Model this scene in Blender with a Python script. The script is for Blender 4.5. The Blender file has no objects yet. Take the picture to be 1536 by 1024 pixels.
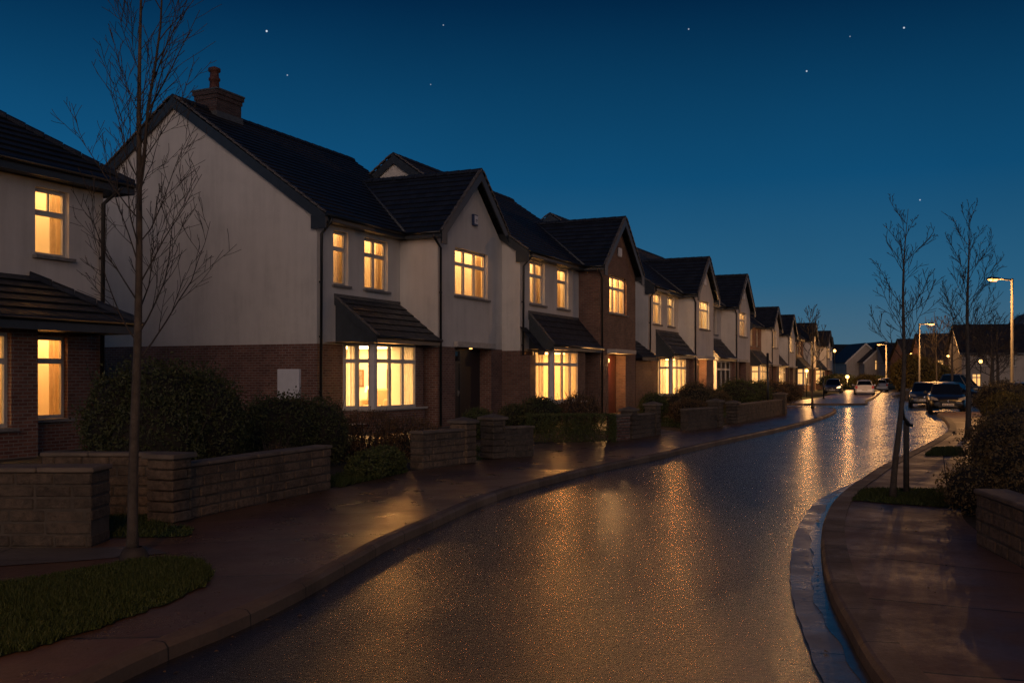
import bpy, math, random
from mathutils import Vector, Matrix
R = math.radians
random.seed(7)
scene = bpy.context.scene
COL = scene.collection
HC = 1.75            # camera height
FP = 1500.0          # focal length in photo pixels
HY = 565.0           # horizon row in the photo

def G(px, py, z=0.0):
    """ground point under a photo pixel (used once, to survey the street plan)"""
    d = (HC - z) * FP / (py - HY)
    return ((px - 768.0) / FP * d, d)

# ------------------------------------------------------------------ materials
def new_mat(name):
    m = bpy.data.materials.new(name); m.use_nodes = True
    nt = m.node_tree
    b = nt.nodes['Principled BSDF']
    return m, nt, b
def N(nt, typ, **kw):
    n = nt.nodes.new(typ)
    for k, v in kw.items():
        if k in n.inputs.keys(): n.inputs[k].default_value = v
        else: setattr(n, k, v)
    return n
def L(nt, a, b): nt.links.new(a, b)
def ramp(nt, fac, stops):
    r = nt.nodes.new('ShaderNodeValToRGB')
    e = r.color_ramp.elements
    while len(e) < len(stops): e.new(0.5)
    for i, (p, c) in enumerate(stops):
        e[i].position = p
        e[i].color = (c[0], c[1], c[2], 1) if not isinstance(c, (int, float)) else (c, c, c, 1)
    L(nt, fac, r.inputs[0]); return r
def coords(nt, kind='Object'):
    return nt.nodes.new('ShaderNodeTexCoord').outputs[kind]
def noise(nt, vec, scale, detail=3.0, rough=0.55):
    n = N(nt, 'ShaderNodeTexNoise'); n.inputs['Scale'].default_value = scale
    n.inputs['Detail'].default_value = detail; n.inputs['Roughness'].default_value = rough
    L(nt, vec, n.inputs['Vector']); return n.outputs['Fac']
def bump(nt, h, b, strength=0.3, dist=0.01, prev=None):
    n = N(nt, 'ShaderNodeBump'); n.inputs['Strength'].default_value = strength; n.inputs['Distance'].default_value = dist
    L(nt, h, n.inputs['Height'])
    if prev is not None: L(nt, prev, n.inputs['Normal'])
    L(nt, n.outputs[0], b.inputs['Normal']); return n.outputs[0]
def mixc(nt, fac, a, b, blend='MIX'):
    m = N(nt, 'ShaderNodeMix', data_type='RGBA', blend_type=blend)
    if isinstance(fac, (int, float)): m.inputs[0].default_value = fac
    else: L(nt, fac, m.inputs[0])
    for s, v in ((6, a), (7, b)):
        if isinstance(v, tuple): m.inputs[s].default_value = (v[0], v[1], v[2], 1)
        else: L(nt, v, m.inputs[s])
    return m.outputs[2]
def math_(nt, op, a, b=None, clamp=False):
    m = N(nt, 'ShaderNodeMath', operation=op); m.use_clamp = clamp
    for i, v in enumerate((a, b)):
        if v is None: continue
        if isinstance(v, (int, float)): m.inputs[i].default_value = v
        else: L(nt, v, m.inputs[i])
    return m.outputs[0]

def simple(name, c, rough=0.6, metal=0.0, var=0.15, scale=6.0, bs=0.0, bscale=60.0, coat=0.0, spec=0.5):
    m, nt, b = new_mat(name)
    v = coords(nt)
    n = noise(nt, v, scale, 4)
    r = ramp(nt, n, [(0.3, tuple(x*(1-var) for x in c)), (0.7, tuple(min(1, x*(1+var)) for x in c))])
    L(nt, r.outputs[0], b.inputs['Base Color'])
    b.inputs['Roughness'].default_value = rough; b.inputs['Metallic'].default_value = metal
    b.inputs['Coat Weight'].default_value = coat; b.inputs['Specular IOR Level'].default_value = spec
    if bs: bump(nt, noise(nt, v, bscale, 4), b, bs, 0.01)
    return m
def emit(name, c, s):
    m, nt, b = new_mat(name)
    b.inputs['Base Color'].default_value = (*c, 1)
    b.inputs['Emission Color'].default_value = (*c, 1); b.inputs['Emission Strength'].default_value = s
    m.cycles.emission_sampling = 'NONE'
    return m

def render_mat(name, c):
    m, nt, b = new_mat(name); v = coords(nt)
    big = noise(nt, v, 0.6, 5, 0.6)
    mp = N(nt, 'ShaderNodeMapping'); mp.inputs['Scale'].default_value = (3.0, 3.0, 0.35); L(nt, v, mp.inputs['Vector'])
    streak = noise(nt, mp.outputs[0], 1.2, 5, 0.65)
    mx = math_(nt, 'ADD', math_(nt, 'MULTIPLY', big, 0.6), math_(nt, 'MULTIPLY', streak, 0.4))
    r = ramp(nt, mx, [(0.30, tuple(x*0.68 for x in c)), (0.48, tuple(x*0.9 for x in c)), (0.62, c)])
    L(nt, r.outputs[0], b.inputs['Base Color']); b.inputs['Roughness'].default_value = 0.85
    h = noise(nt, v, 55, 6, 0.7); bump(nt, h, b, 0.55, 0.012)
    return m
def brick_mat(name, c1, c2, mortar, bw=0.225, bh=0.075, ms=0.011, bs=0.6, wet=0.75):
    m, nt, b = new_mat(name)
    uv = N(nt, 'ShaderNodeUVMap').outputs[0]
    t = N(nt, 'ShaderNodeTexBrick'); t.offset = 0.5
    L(nt, uv, t.inputs['Vector'])
    t.inputs['Scale'].default_value = 1.0; t.inputs['Brick Width'].default_value = bw; t.inputs['Row Height'].default_value = bh
    t.inputs['Mortar Size'].default_value = ms; t.inputs['Mortar Smooth'].default_value = 0.15; t.inputs['Bias'].default_value = -0.1
    t.inputs['Color1'].default_value = (*c1, 1); t.inputs['Color2'].default_value = (*c2, 1); t.inputs['Mortar'].default_value = (*mortar, 1)
    big = noise(nt, uv, 1.3, 5, 0.65); fine = noise(nt, uv, 40, 3)
    rr = ramp(nt, big, [(0.3, 0.6), (0.7, 1.15)])
    c = mixc(nt, 1.0, t.outputs[0], rr.outputs[0], 'MULTIPLY')
    L(nt, c, b.inputs['Base Color']); b.inputs['Roughness'].default_value = wet
    h = math_(nt, 'ADD', math_(nt, 'MULTIPLY', t.outputs['Fac'], -1.0), math_(nt, 'MULTIPLY', fine, 0.5))
    bump(nt, h, b, bs, 0.012)
    return m
def tile_mat(name, c=(0.017, 0.020, 0.027)):
    m, nt, b = new_mat(name)
    uv = N(nt, 'ShaderNodeUVMap').outputs[0]
    t = N(nt, 'ShaderNodeTexBrick'); t.offset = 0.5; L(nt, uv, t.inputs['Vector'])
    t.inputs['Scale'].default_value = 1.0; t.inputs['Brick Width'].default_value = 0.33; t.inputs['Row Height'].default_value = 0.30
    t.inputs['Mortar Size'].default_value = 0.008; t.inputs['Bias'].default_value = 0.0
    t.inputs['Color1'].default_value = (*[x*0.7 for x in c], 1); t.inputs['Color2'].default_value = (*[x*1.35 for x in c], 1)
    t.inputs['Mortar'].default_value = (0.006, 0.006, 0.007, 1)
    n = noise(nt, uv, 2.0, 5, 0.65)
    rr = ramp(nt, n, [(0.3, 0.65), (0.7, 1.25)])
    L(nt, mixc(nt, 1.0, t.outputs[0], rr.outputs[0], 'MULTIPLY'), b.inputs['Base Color'])
    ro = ramp(nt, noise(nt, uv, 5.0, 4), [(0.3, 0.42), (0.7, 0.68)]); L(nt, ro.outputs[0], b.inputs['Roughness'])
    h = math_(nt, 'ADD', math_(nt, 'MULTIPLY', t.outputs['Fac'], -1.0), math_(nt, 'MULTIPLY', noise(nt, uv, 30, 4), 0.5))
    bump(nt, h, b, 0.5, 0.01)
    return m

def road_mat():
    m, nt, b = new_mat('wet_asphalt'); v = coords(nt)
    big = noise(nt, v, 0.45, 4, 0.6); mid = noise(nt, v, 1.6, 4, 0.6)
    vo = N(nt, 'ShaderNodeTexVoronoi', feature='SMOOTH_F1'); vo.inputs['Scale'].default_value = 30.0; vo.inputs['Smoothness'].default_value = 0.3; L(nt, v, vo.inputs['Vector'])
    fine = noise(nt, v, 60, 3, 0.75)
    c = ramp(nt, fine, [(0.35, (0.003, 0.003, 0.004)), (0.60, (0.013, 0.012, 0.012)), (0.75, (0.055, 0.050, 0.046))])
    L(nt, c.outputs[0], b.inputs['Base Color'])
    wet = math_(nt, 'ADD', math_(nt, 'MULTIPLY', big, 0.6), math_(nt, 'MULTIPLY', mid, 0.4))
    ro = N(nt, 'ShaderNodeMapRange'); L(nt, wet, ro.inputs[0]); ro.inputs[1].default_value = 0.38; ro.inputs[2].default_value = 0.62; ro.inputs[3].default_value = 0.10; ro.inputs[4].default_value = 0.21
    L(nt, ro.outputs[0], b.inputs['Roughness'])
    chip = ramp(nt, noise(nt, v, 22, 5, 0.8), [(0.42, 0.0), (0.60, 1.0)])
    h = math_(nt, 'ADD', math_(nt, 'MULTIPLY', chip.outputs[0], 0.5), math_(nt, 'ADD', math_(nt, 'MULTIPLY', vo.outputs['Distance'], -0.7), math_(nt, 'MULTIPLY', fine, 0.9)))
    bm = N(nt, 'ShaderNodeBump'); L(nt, h, bm.inputs['Height']); bm.inputs['Strength'].default_value = 1.0; bm.inputs['Distance'].default_value = 0.0036
    L(nt, bm.outputs[0], b.inputs['Normal'])
    b.inputs['Specular IOR Level'].default_value = 0.9
    b.inputs['Coat Weight'].default_value = 0.25; b.inputs['Coat Roughness'].default_value = 0.13; b.inputs['Coat IOR'].default_value = 1.4
    L(nt, bm.outputs[0], b.inputs['Coat Normal'])
    return m
def paving_mat(name, c, joint, jw, rough=(0.3, 0.5), bs=0.4, fs=30.0, cross=0.0):
    """paving with expansion joints every JOINT metres along the UV's u"""
    m, nt, b = new_mat(name)
    uv = N(nt, 'ShaderNodeUVMap').outputs[0]; v = coords(nt)
    sx = N(nt, 'ShaderNodeSeparateXYZ'); L(nt, uv, sx.inputs[0])
    wob = math_(nt, 'MULTIPLY', noise(nt, v, 3.0, 2), 0.03)
    fr = math_(nt, 'FRACT', math_(nt, 'DIVIDE', math_(nt, 'ADD', sx.outputs[0], wob), joint))
    line = math_(nt, 'LESS_THAN', fr, jw / joint)
    if cross:
        fr2 = math_(nt, 'FRACT', math_(nt, 'DIVIDE', math_(nt, 'ADD', sx.outputs[1], wob), cross))
        line = math_(nt, 'MAXIMUM', line, math_(nt, 'LESS_THAN', fr2, jw / cross))
    slab = N(nt, 'ShaderNodeTexWhiteNoise', noise_dimensions='1D')
    L(nt, math_(nt, 'FLOOR', math_(nt, 'DIVIDE', math_(nt, 'ADD', sx.outputs[0], wob), joint)), slab.inputs['W'])
    big = noise(nt, v, 0.9, 6, 0.65); fine = noise(nt, v, fs, 5, 0.7)
    rr = ramp(nt, math_(nt, 'ADD', math_(nt, 'MULTIPLY', big, 0.7), math_(nt, 'MULTIPLY', fine, 0.3)), [(0.32, tuple(x*0.5 for x in c)), (0.66, tuple(x*1.25 for x in c))])
    sl = ramp(nt, slab.outputs[0], [(0.0, 0.75), (1.0, 1.15)])
    cc = mixc(nt, 1.0, rr.outputs[0], sl.outputs[0], 'MULTIPLY')
    cc = mixc(nt, line, cc, (0.006, 0.006, 0.006))
    L(nt, cc, b.inputs['Base Color'])
    ro = ramp(nt, noise(nt, v, 1.4, 5, 0.7), [(0.36, rough[0]), (0.64, rough[1])]); L(nt, ro.outputs[0], b.inputs['Roughness'])
    h = math_(nt, 'SUBTRACT', fine, math_(nt, 'MULTIPLY', line, 1.5))
    bump(nt, h, b, bs, 0.008)
    return m
def glass_mat():
    m = bpy.data.materials.new('window_glass'); m.use_nodes = True; nt = m.node_tree; nt.nodes.clear()
    o = N(nt, 'ShaderNodeOutputMaterial'); t = N(nt, 'ShaderNodeBsdfTransparent'); g = N(nt, 'ShaderNodeBsdfGlossy')
    t.inputs[0].default_value = (0.93, 0.93, 0.92, 1); g.inputs['Roughness'].default_value = 0.04
    fr = N(nt, 'ShaderNodeFresnel'); fr.inputs[0].default_value = 1.35
    mx = N(nt, 'ShaderNodeMixShader'); L(nt, fr.outputs[0], mx.inputs[0]); L(nt, t.outputs[0], mx.inputs[1]); L(nt, g.outputs[0], mx.inputs[2]); L(nt, mx.outputs[0], o.inputs[0])
    return m
def curtain_mat(name, c, tr=0.55):
    m = bpy.data.materials.new(name); m.use_nodes = True; nt = m.node_tree; nt.nodes.clear()
    o = N(nt, 'ShaderNodeOutputMaterial'); d = N(nt, 'ShaderNodeBsdfDiffuse'); t = N(nt, 'ShaderNodeBsdfTranslucent')
    n = noise(nt, coords(nt), 9.0, 3); r = ramp(nt, n, [(0.3, tuple(x*0.85 for x in c)), (0.7, c)])
    L(nt, r.outputs[0], d.inputs[0]); L(nt, r.outputs[0], t.inputs[0])
    mx = N(nt, 'ShaderNodeMixShader'); mx.inputs[0].default_value = tr
    L(nt, d.outputs[0], mx.inputs[1]); L(nt, t.outputs[0], mx.inputs[2]); L(nt, mx.outputs[0], o.inputs[0])
    return m
def leaf_mat(name, c1, c2):
    m, nt, b = new_mat(name)
    uv = N(nt, 'ShaderNodeUVMap').outputs[0]
    w = N(nt, 'ShaderNodeTexWhiteNoise', noise_dimensions='2D'); L(nt, uv, w.inputs['Vector'])
    r = ramp(nt, w.outputs[0], [(0.0, c1), (1.0, c2)])
    L(nt, r.outputs[0], b.inputs['Base Color']); b.inputs['Roughness'].default_value = 0.6; b.inputs['Specular IOR Level'].default_value = 0.35
    b.inputs['Subsurface Weight'].default_value = 0.0
    return m

def glow_mat(name, c, st):
    """a drawn blind or curtain that glows itself in place of a room lamp"""
    m, nt, b = new_mat(name); v = coords(nt)
    mp = N(nt, 'ShaderNodeMapping'); mp.inputs['Scale'].default_value = (9, 9, 0.5); L(nt, v, mp.inputs['Vector'])
    r_ = ramp(nt, noise(nt, mp.outputs[0], 1.0, 3), [(0.32, tuple(x*0.55 for x in c)), (0.62, c)])  # shading of the folds is put into the glow colour
    L(nt, r_.outputs[0], b.inputs['Emission Color']); b.inputs['Emission Strength'].default_value = st
    b.inputs['Base Color'].default_value = (0.5, 0.42, 0.32, 1)
    m.cycles.emission_sampling = 'NONE'
    return m
M = {}
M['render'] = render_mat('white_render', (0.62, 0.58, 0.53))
M['render_far'] = render_mat('darker_far_render', (0.40, 0.35, 0.30))  # same render mix in a darker tone for the far houses
M['brick'] = brick_mat('red_brown_brick', (0.13, 0.045, 0.030), (0.215, 0.095, 0.062), (0.21, 0.18, 0.155))
M['brick2'] = brick_mat('brown_brick', (0.12, 0.048, 0.033), (0.19, 0.092, 0.062), (0.14, 0.12, 0.10))
M['chimney_brick'] = brick_mat('chimney_brick', (0.060, 0.030, 0.026), (0.095, 0.052, 0.044), (0.075, 0.066, 0.060))
M['tile'] = tile_mat('slate_tile')
M['verge'] = simple('verge_mortar', (0.10, 0.09, 0.085), 0.8, var=0.3, scale=4, bs=0.4)
M['fascia'] = simple('painted_fascia', (0.030, 0.036, 0.043), 0.45, var=0.2)
M['pipe'] = simple('black_upvc', (0.012, 0.013, 0.014), 0.35)
M['frame'] = simple('white_upvc', (0.50, 0.47, 0.42), 0.4, var=0.06)
M['post'] = simple('white_post', (0.60, 0.58, 0.56), 0.5, var=0.06)
M['sill'] = simple('concrete_sill', (0.17, 0.16, 0.15), 0.75, var=0.25, scale=9, bs=0.3)
M['lintel'] = simple('stone_lintel', (0.42, 0.38, 0.33), 0.75, var=0.15, scale=9, bs=0.3)
M['glass'] = glass_mat()
M['net'] = curtain_mat('net_curtain', (0.85, 0.82, 0.74), 0.62)
M['drape'] = curtain_mat('drape_cloth', (0.72, 0.58, 0.40), 0.45)
M['room'] = simple('cream_room_paint', (0.80, 0.74, 0.62), 0.9, var=0.04, scale=1.5)
M['glow'] = glow_mat('glowing_curtain', (1.0, 0.50, 0.15), 1.5); M['glow_dim'] = glow_mat('dim_glowing_curtain', (1.0, 0.46, 0.14), 0.5); M['blind'] = simple('drawn_blind', (0.30, 0.27, 0.24), 0.8)
M['wood'] = simple('brown_wood', (0.16, 0.08, 0.04), 0.4, var=0.3, scale=5)
M['picture'] = simple('picture_art', (0.20, 0.16, 0.12), 0.6, var=0.7, scale=5)
M['shade'] = emit('lamp_shade_glow', (1.0, 0.55, 0.2), 4.0)
M['bulb'] = emit('bulb_glow', (1.0, 0.46, 0.12), 7.0)
M['lens'] = emit('street_lens_glow', (1.0, 0.42, 0.09), 8.0)
M['door_black'] = simple('black_door_paint', (0.012, 0.013, 0.015), 0.3, var=0.2, coat=0.3)
M['door_red'] = simple('red_wood_door', (0.085, 0.018, 0.010), 0.35, var=0.3, scale=4, coat=0.3)
M['metal'] = simple('brushed_metal', (0.5, 0.48, 0.45), 0.3, 0.9)
M['white_box'] = simple('white_plastic', (0.62, 0.62, 0.64), 0.45, var=0.05)
M['blue_box'] = simple('blue_plastic', (0.02, 0.035, 0.10), 0.4)
M['ink'] = simple('grey_print', (0.10, 0.11, 0.15), 0.6)
M['pot'] = simple('terracotta', (0.09, 0.032, 0.022), 0.7, var=0.3)
M['lead'] = simple('lead_flashing', (0.07, 0.075, 0.08), 0.55)
def stone_mat(name, c):
    m, nt, b = new_mat(name); v = coords(nt)
    n1 = noise(nt, v, 2.6, 4, 0.6); n2 = noise(nt, v, 16, 6, 0.75)
    r1 = ramp(nt, n1, [(0.3, tuple(x*0.5 for x in c)), (0.5, c), (0.72, tuple(x*1.35 for x in (c[0], c[1]*0.95, c[2]*0.9)))])
    r2 = ramp(nt, n2, [(0.32, 0.35), (0.55, 1.0), (0.75, 1.3)])
    L(nt, mixc(nt, 1.0, r1.outputs[0], r2.outputs[0], 'MULTIPLY'), b.inputs['Base Color']); b.inputs['Roughness'].default_value = 0.85
    bump(nt, n2, b, 1.0, 0.03); return m
M['stone'] = stone_mat('split_stone_block', (0.135, 0.098, 0.068)); M['stone_dark'] = stone_mat('weathered_grey_block', (0.085, 0.066, 0.050))
M['mortar'] = simple('mortar', (0.06, 0.052, 0.044), 0.95, var=0.3, bs=0.5)
M['coping'] = simple('concrete_coping', (0.115, 0.092, 0.072), 0.75, var=0.3, scale=5, bs=0.5, bscale=30)
M['kerb'] = paving_mat('kerb_stone', (0.12, 0.088, 0.064), 0.915, 0.014, (0.5, 0.8), 0.6, 26)
M['pave_l'] = paving_mat('damp_footway', (0.12, 0.066, 0.045), 2.1, 0.035, (0.25, 0.40), 0.5, 24)
M['pave_r'] = paving_mat('concrete_footway', (0.13, 0.080, 0.060), 1.9, 0.028, (0.42, 0.7), 0.4, 30)
M['slabs'] = paving_mat('paving_slabs', (0.12, 0.11, 0.105), 1.2, 0.016, (0.35, 0.6), 0.35, 22, cross=0.75)
M['channel'] = paving_mat('wet_concrete_channel', (0.17, 0.16, 0.15), 1.5, 0.02, (0.20, 0.42), 0.3, 16)
M['water'] = simple('gutter_water', (0.035, 0.033, 0.032), 0.20, var=0.5, bs=0.35, bscale=9)
M['road'] = road_mat()
M['soil'] = simple('dark_soil', (0.030, 0.024, 0.017), 0.9, var=0.5, scale=8, bs=0.9, bscale=30)
M['turf'] = simple('turf', (0.030, 0.042, 0.014), 0.9, var=0.5, scale=7, bs=0.9, bscale=60)
M['drive'] = simple('drive_tarmac', (0.035, 0.032, 0.031), 0.5, var=0.4, scale=3, bs=0.6, bscale=60)
M['bark'] = simple('grey_bark', (0.050, 0.041, 0.034), 0.85, var=0.4, scale=12, bs=0.9, bscale=45)
M['twig'] = simple('dark_twig', (0.028, 0.022, 0.019), 0.8, var=0.3)
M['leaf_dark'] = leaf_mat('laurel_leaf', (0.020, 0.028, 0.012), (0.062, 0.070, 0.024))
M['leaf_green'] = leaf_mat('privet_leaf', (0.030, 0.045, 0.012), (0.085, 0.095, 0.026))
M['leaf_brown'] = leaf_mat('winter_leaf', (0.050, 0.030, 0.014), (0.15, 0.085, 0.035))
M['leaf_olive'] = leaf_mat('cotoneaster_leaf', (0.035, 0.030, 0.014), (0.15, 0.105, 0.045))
M['leaf_gold'] = leaf_mat('lamplit_gold_leaf', (0.10, 0.075, 0.015), (0.24, 0.16, 0.035))  # yellow of the lamplight is put into the leaf colour
M['grass'] = leaf_mat('grass_blade', (0.014, 0.029, 0.005), (0.056, 0.074, 0.014))
M['core'] = simple('shrub_inner_shade', (0.012, 0.010, 0.007), 0.95)  # near-black colour stands for the shade inside a shrub
M['pole'] = simple('galvanised_pole', (0.10, 0.095, 0.088), 0.6, 0.0, var=0.15)
M['lamp_body'] = simple('lantern_housing', (0.05, 0.05, 0.05), 0.5)
M['tyre'] = simple('tyre_rubber', (0.014, 0.014, 0.015), 0.85)
M['car_glass'] = simple('car_glass', (0.003, 0.004, 0.006), 0.08, spec=0.45)
M['chrome'] = simple('chrome', (0.6, 0.6, 0.62), 0.15, 1.0)
M['head'] = simple('headlight_glass', (0.16, 0.17, 0.19), 0.12, coat=0.6)
M['head_on'] = emit('headlight_lit', (1.0, 0.6, 0.25), 4.0)
M['tail'] = simple('tail_light', (0.35, 0.02, 0.015), 0.2, coat=0.5)
M['plate'] = simple('plate_white', (0.62, 0.60, 0.56), 0.5, var=0.03)
M['black'] = simple('black_trim', (0.012, 0.012, 0.013), 0.5)
def paint(n, c): return simple(n, c, 0.28, 0.15, var=0.08, scale=1.5, coat=0.6)

# ------------------------------------------------------------------ mesh builder
class MB:
    def __init__(self): self.v = []; self.f = []; self.uv = []; self.sm = []
    def face(self, pts, uv=None, smooth=False):
        i = len(self.v); self.v += [tuple(p) for p in pts]
        self.f.append(tuple(range(i, i + len(pts)))); self.sm.append(smooth)
        if uv is None:
            n = Vector((0, 0, 0)); P = [Vector(p) for p in pts]
            for k in range(len(P)):
                a, b = P[k], P[(k+1) % len(P)]
                n += Vector(((a.y-b.y)*(a.z+b.z), (a.z-b.z)*(a.x+b.x), (a.x-b.x)*(a.y+b.y)))
            ax = max(range(3), key=lambda k: abs(n[k]))
            uv = [(p[1], p[2]) if ax == 0 else (p[0], p[2]) if ax == 1 else (p[0], p[1]) for p in pts]
        self.uv.append(uv)
    def box(self, x0, x1, y0, y1, z0, z1, T=None):
        p = [(x, y, z) for x in (x0, x1) for y in (y0, y1) for z in (z0, z1)]
        if T: p = [T(*q) for q in p]
        for f in ((0, 1, 3, 2), (4, 6, 7, 5), (0, 4, 5, 1), (2, 3, 7, 6), (0, 2, 6, 4), (1, 5, 7, 3)):
            self.face([p[k] for k in f])
    def bbox(self, x0, x1, y0, y1, z0, z1, b=0.01, T=None):
        """box with chamfered edges"""
        def ring(z, i): return [(x0+i, y0, z), (x1-i, y0, z), (x1, y0+i, z), (x1, y1-i, z), (x1-i, y1, z), (x0+i, y1, z), (x0, y1-i, z), (x0, y0+i, z)]
        def ins(r): return [(min(max(p[0], x0+b), x1-b), min(max(p[1], y0+b), y1-b), p[2]) for p in r]
        rs = [[(q[0], q[1], z0) for q in ins(ring(z0, b))], ring(z0+b, b), ring(z1-b, b), [(q[0], q[1], z1) for q in ins(ring(z1, b))]]
        if T: rs = [[T(*q) for q in r] for r in rs]
        for a, c in zip(rs, rs[1:]):
            for k in range(8): self.face([a[k], a[(k+1) % 8], c[(k+1) % 8], c[k]])
        self.face(rs[-1]); self.face(rs[0][::-1])
    def tube(self, pts, rad, sides=8, caps=True, smooth=True):
        pts = [Vector(p) for p in pts]; n = len(pts)
        if isinstance(rad, (int, float)): rad = [rad]*n
        rings = []; ref = None; base = len(self.v)
        for i, p in enumerate(pts):
            t = (pts[min(i+1, n-1)] - pts[max(i-1, 0)])
            t = t.normalized() if t.length > 1e-9 else Vector((0, 0, 1))
            if ref is None:
                ref = Vector((1, 0, 0)) if abs(t.x) < 0.8 else Vector((0, 1, 0))
            a = (ref - t*ref.dot(t)); a.normalize(); ref = a; b = t.cross(a)
            for k in range(sides):
                an = 2*math.pi*k/sides
                self.v.append(tuple(p + (a*math.cos(an) + b*math.sin(an))*rad[i]))
        for i in range(n-1):
            for k in range(sides):
                q = (base+i*sides+k, base+i*sides+(k+1) % sides, base+(i+1)*sides+(k+1) % sides, base+(i+1)*sides+k)
                self.f.append(q); self.sm.append(smooth); self.uv.append([(k/sides, i), ((k+1)/sides, i), ((k+1)/sides, i+1), (k/sides, i+1)])
        if caps:
            self.f.append(tuple(base+k for k in range(sides))[::-1]); self.sm.append(False); self.uv.append([(0, 0)]*sides)
            self.f.append(tuple(base+(n-1)*sides+k for k in range(sides))); self.sm.append(False); self.uv.append([(0, 0)]*sides)
    def lathe(self, c, prof, sides=16, smooth=True):
        base = len(self.v); m = len(prof)
        for r, z in prof:
            for k in range(sides):
                a = 2*math.pi*k/sides; self.v.append((c[0]+r*math.cos(a), c[1]+r*math.sin(a), c[2]+z))
        for i in range(m-1):
            for k in range(sides):
                self.f.append((base+i*sides+k, base+i*sides+(k+1) % sides, base+(i+1)*sides+(k+1) % sides, base+(i+1)*sides+k)); self.sm.append(smooth)
                self.uv.append([(k/sides, prof[i][1]), ((k+1)/sides, prof[i][1]), ((k+1)/sides, prof[i+1][1]), (k/sides, prof[i+1][1])])
    def build(self, name, mat, parent=None, loc=None, rotz=0.0):
        me = bpy.data.meshes.new(name); me.from_pydata(self.v, [], self.f)
        ul = me.uv_layers.new(name='UVMap')
        flat = [c for f in self.uv for p in f for c in p]
        ul.data.foreach_set('uv', flat)
        me.polygons.foreach_set('use_smooth', self.sm)
        me.materials.append(mat); me.update()
        o = bpy.data.objects.new(name, me); COL.objects.link(o)
        if parent is not None: o.parent = parent
        if loc is not None: o.location = loc
        o.rotation_euler.z = rotz
        return o
def thing(name, label, cat, loc=(0, 0, 0), rotz=0.0, group=None):
    o = bpy.data.objects.new(name, None); COL.objects.link(o); o.empty_display_size = 0.3
    o.location = loc; o.rotation_euler.z = rotz; o['label'] = label; o['category'] = cat
    if group: o['group'] = group
    return o
def tag(o, label=None, cat=None, group=None, kind=None):
    for k, v in (('label', label), ('category', cat), ('group', group), ('kind', kind)):
        if v: o[k] = v
    return o
def light(kind, energy, color, loc, parent=None, size=0.1, **kw):
    d = bpy.data.lights.new('lamp_light', kind); d.energy = energy; d.color = color
    if kind == 'POINT' or kind == 'SPOT': d.shadow_soft_size = size
    for k, v in kw.items(): setattr(d, k, v)
    o = bpy.data.objects.new('lamp_light', d); COL.objects.link(o); o.location = loc
    if parent is not None: o.parent = parent
    return o
WARM = (1.0, 0.48, 0.150)
POW = 2.7

# ------------------------------------------------------------------ walls with openings
def panel(mb, T, u0, u1, v0, v1, holes=(), reveal=0.2):
    us = sorted({u0, u1, *[h[0] for h in holes], *[h[1] for h in holes]})
    vs = sorted({v0, v1, *[min(max(h[2], v0), v1) for h in holes], *[min(max(h[3], v0), v1) for h in holes]})
    us = [u for u in us if u0-1e-6 <= u <= u1+1e-6]
    for a, b in zip(us, us[1:]):
        for c, d in zip(vs, vs[1:]):
            mu, mv = (a+b)/2, (c+d)/2
            if any(h[0] < mu < h[1] and h[2] < mv < h[3] for h in holes): continue
            mb.face([T(a, 0, c), T(b, 0, c), T(b, 0, d), T(a, 0, d)], uv=[(a, c), (b, c), (b, d), (a, d)])
    for h in holes:
        if h[3] <= v0 or h[2] >= v1: continue
        c, d = max(h[2], v0), min(h[3], v1); r = h[4] if len(h) > 4 else reveal
        for u in (h[0], h[1]):
            mb.face([T(u, 0, c), T(u, r, c), T(u, r, d), T(u, 0, d)], uv=[(0, c), (r, c), (r, d), (0, d)])
        if d == h[3]: mb.face([T(h[0], 0, d), T(h[1], 0, d), T(h[1], r, d), T(h[0], r, d)], uv=[(h[0], 0), (h[1], 0), (h[1], r), (h[0], r)])
        if c == h[2]: mb.face([T(h[0], 0, c), T(h[1], 0, c), T(h[1], r, c), T(h[0], r, c)], uv=[(h[0], 0), (h[1], 0), (h[1], r), (h[0], r)])

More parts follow.
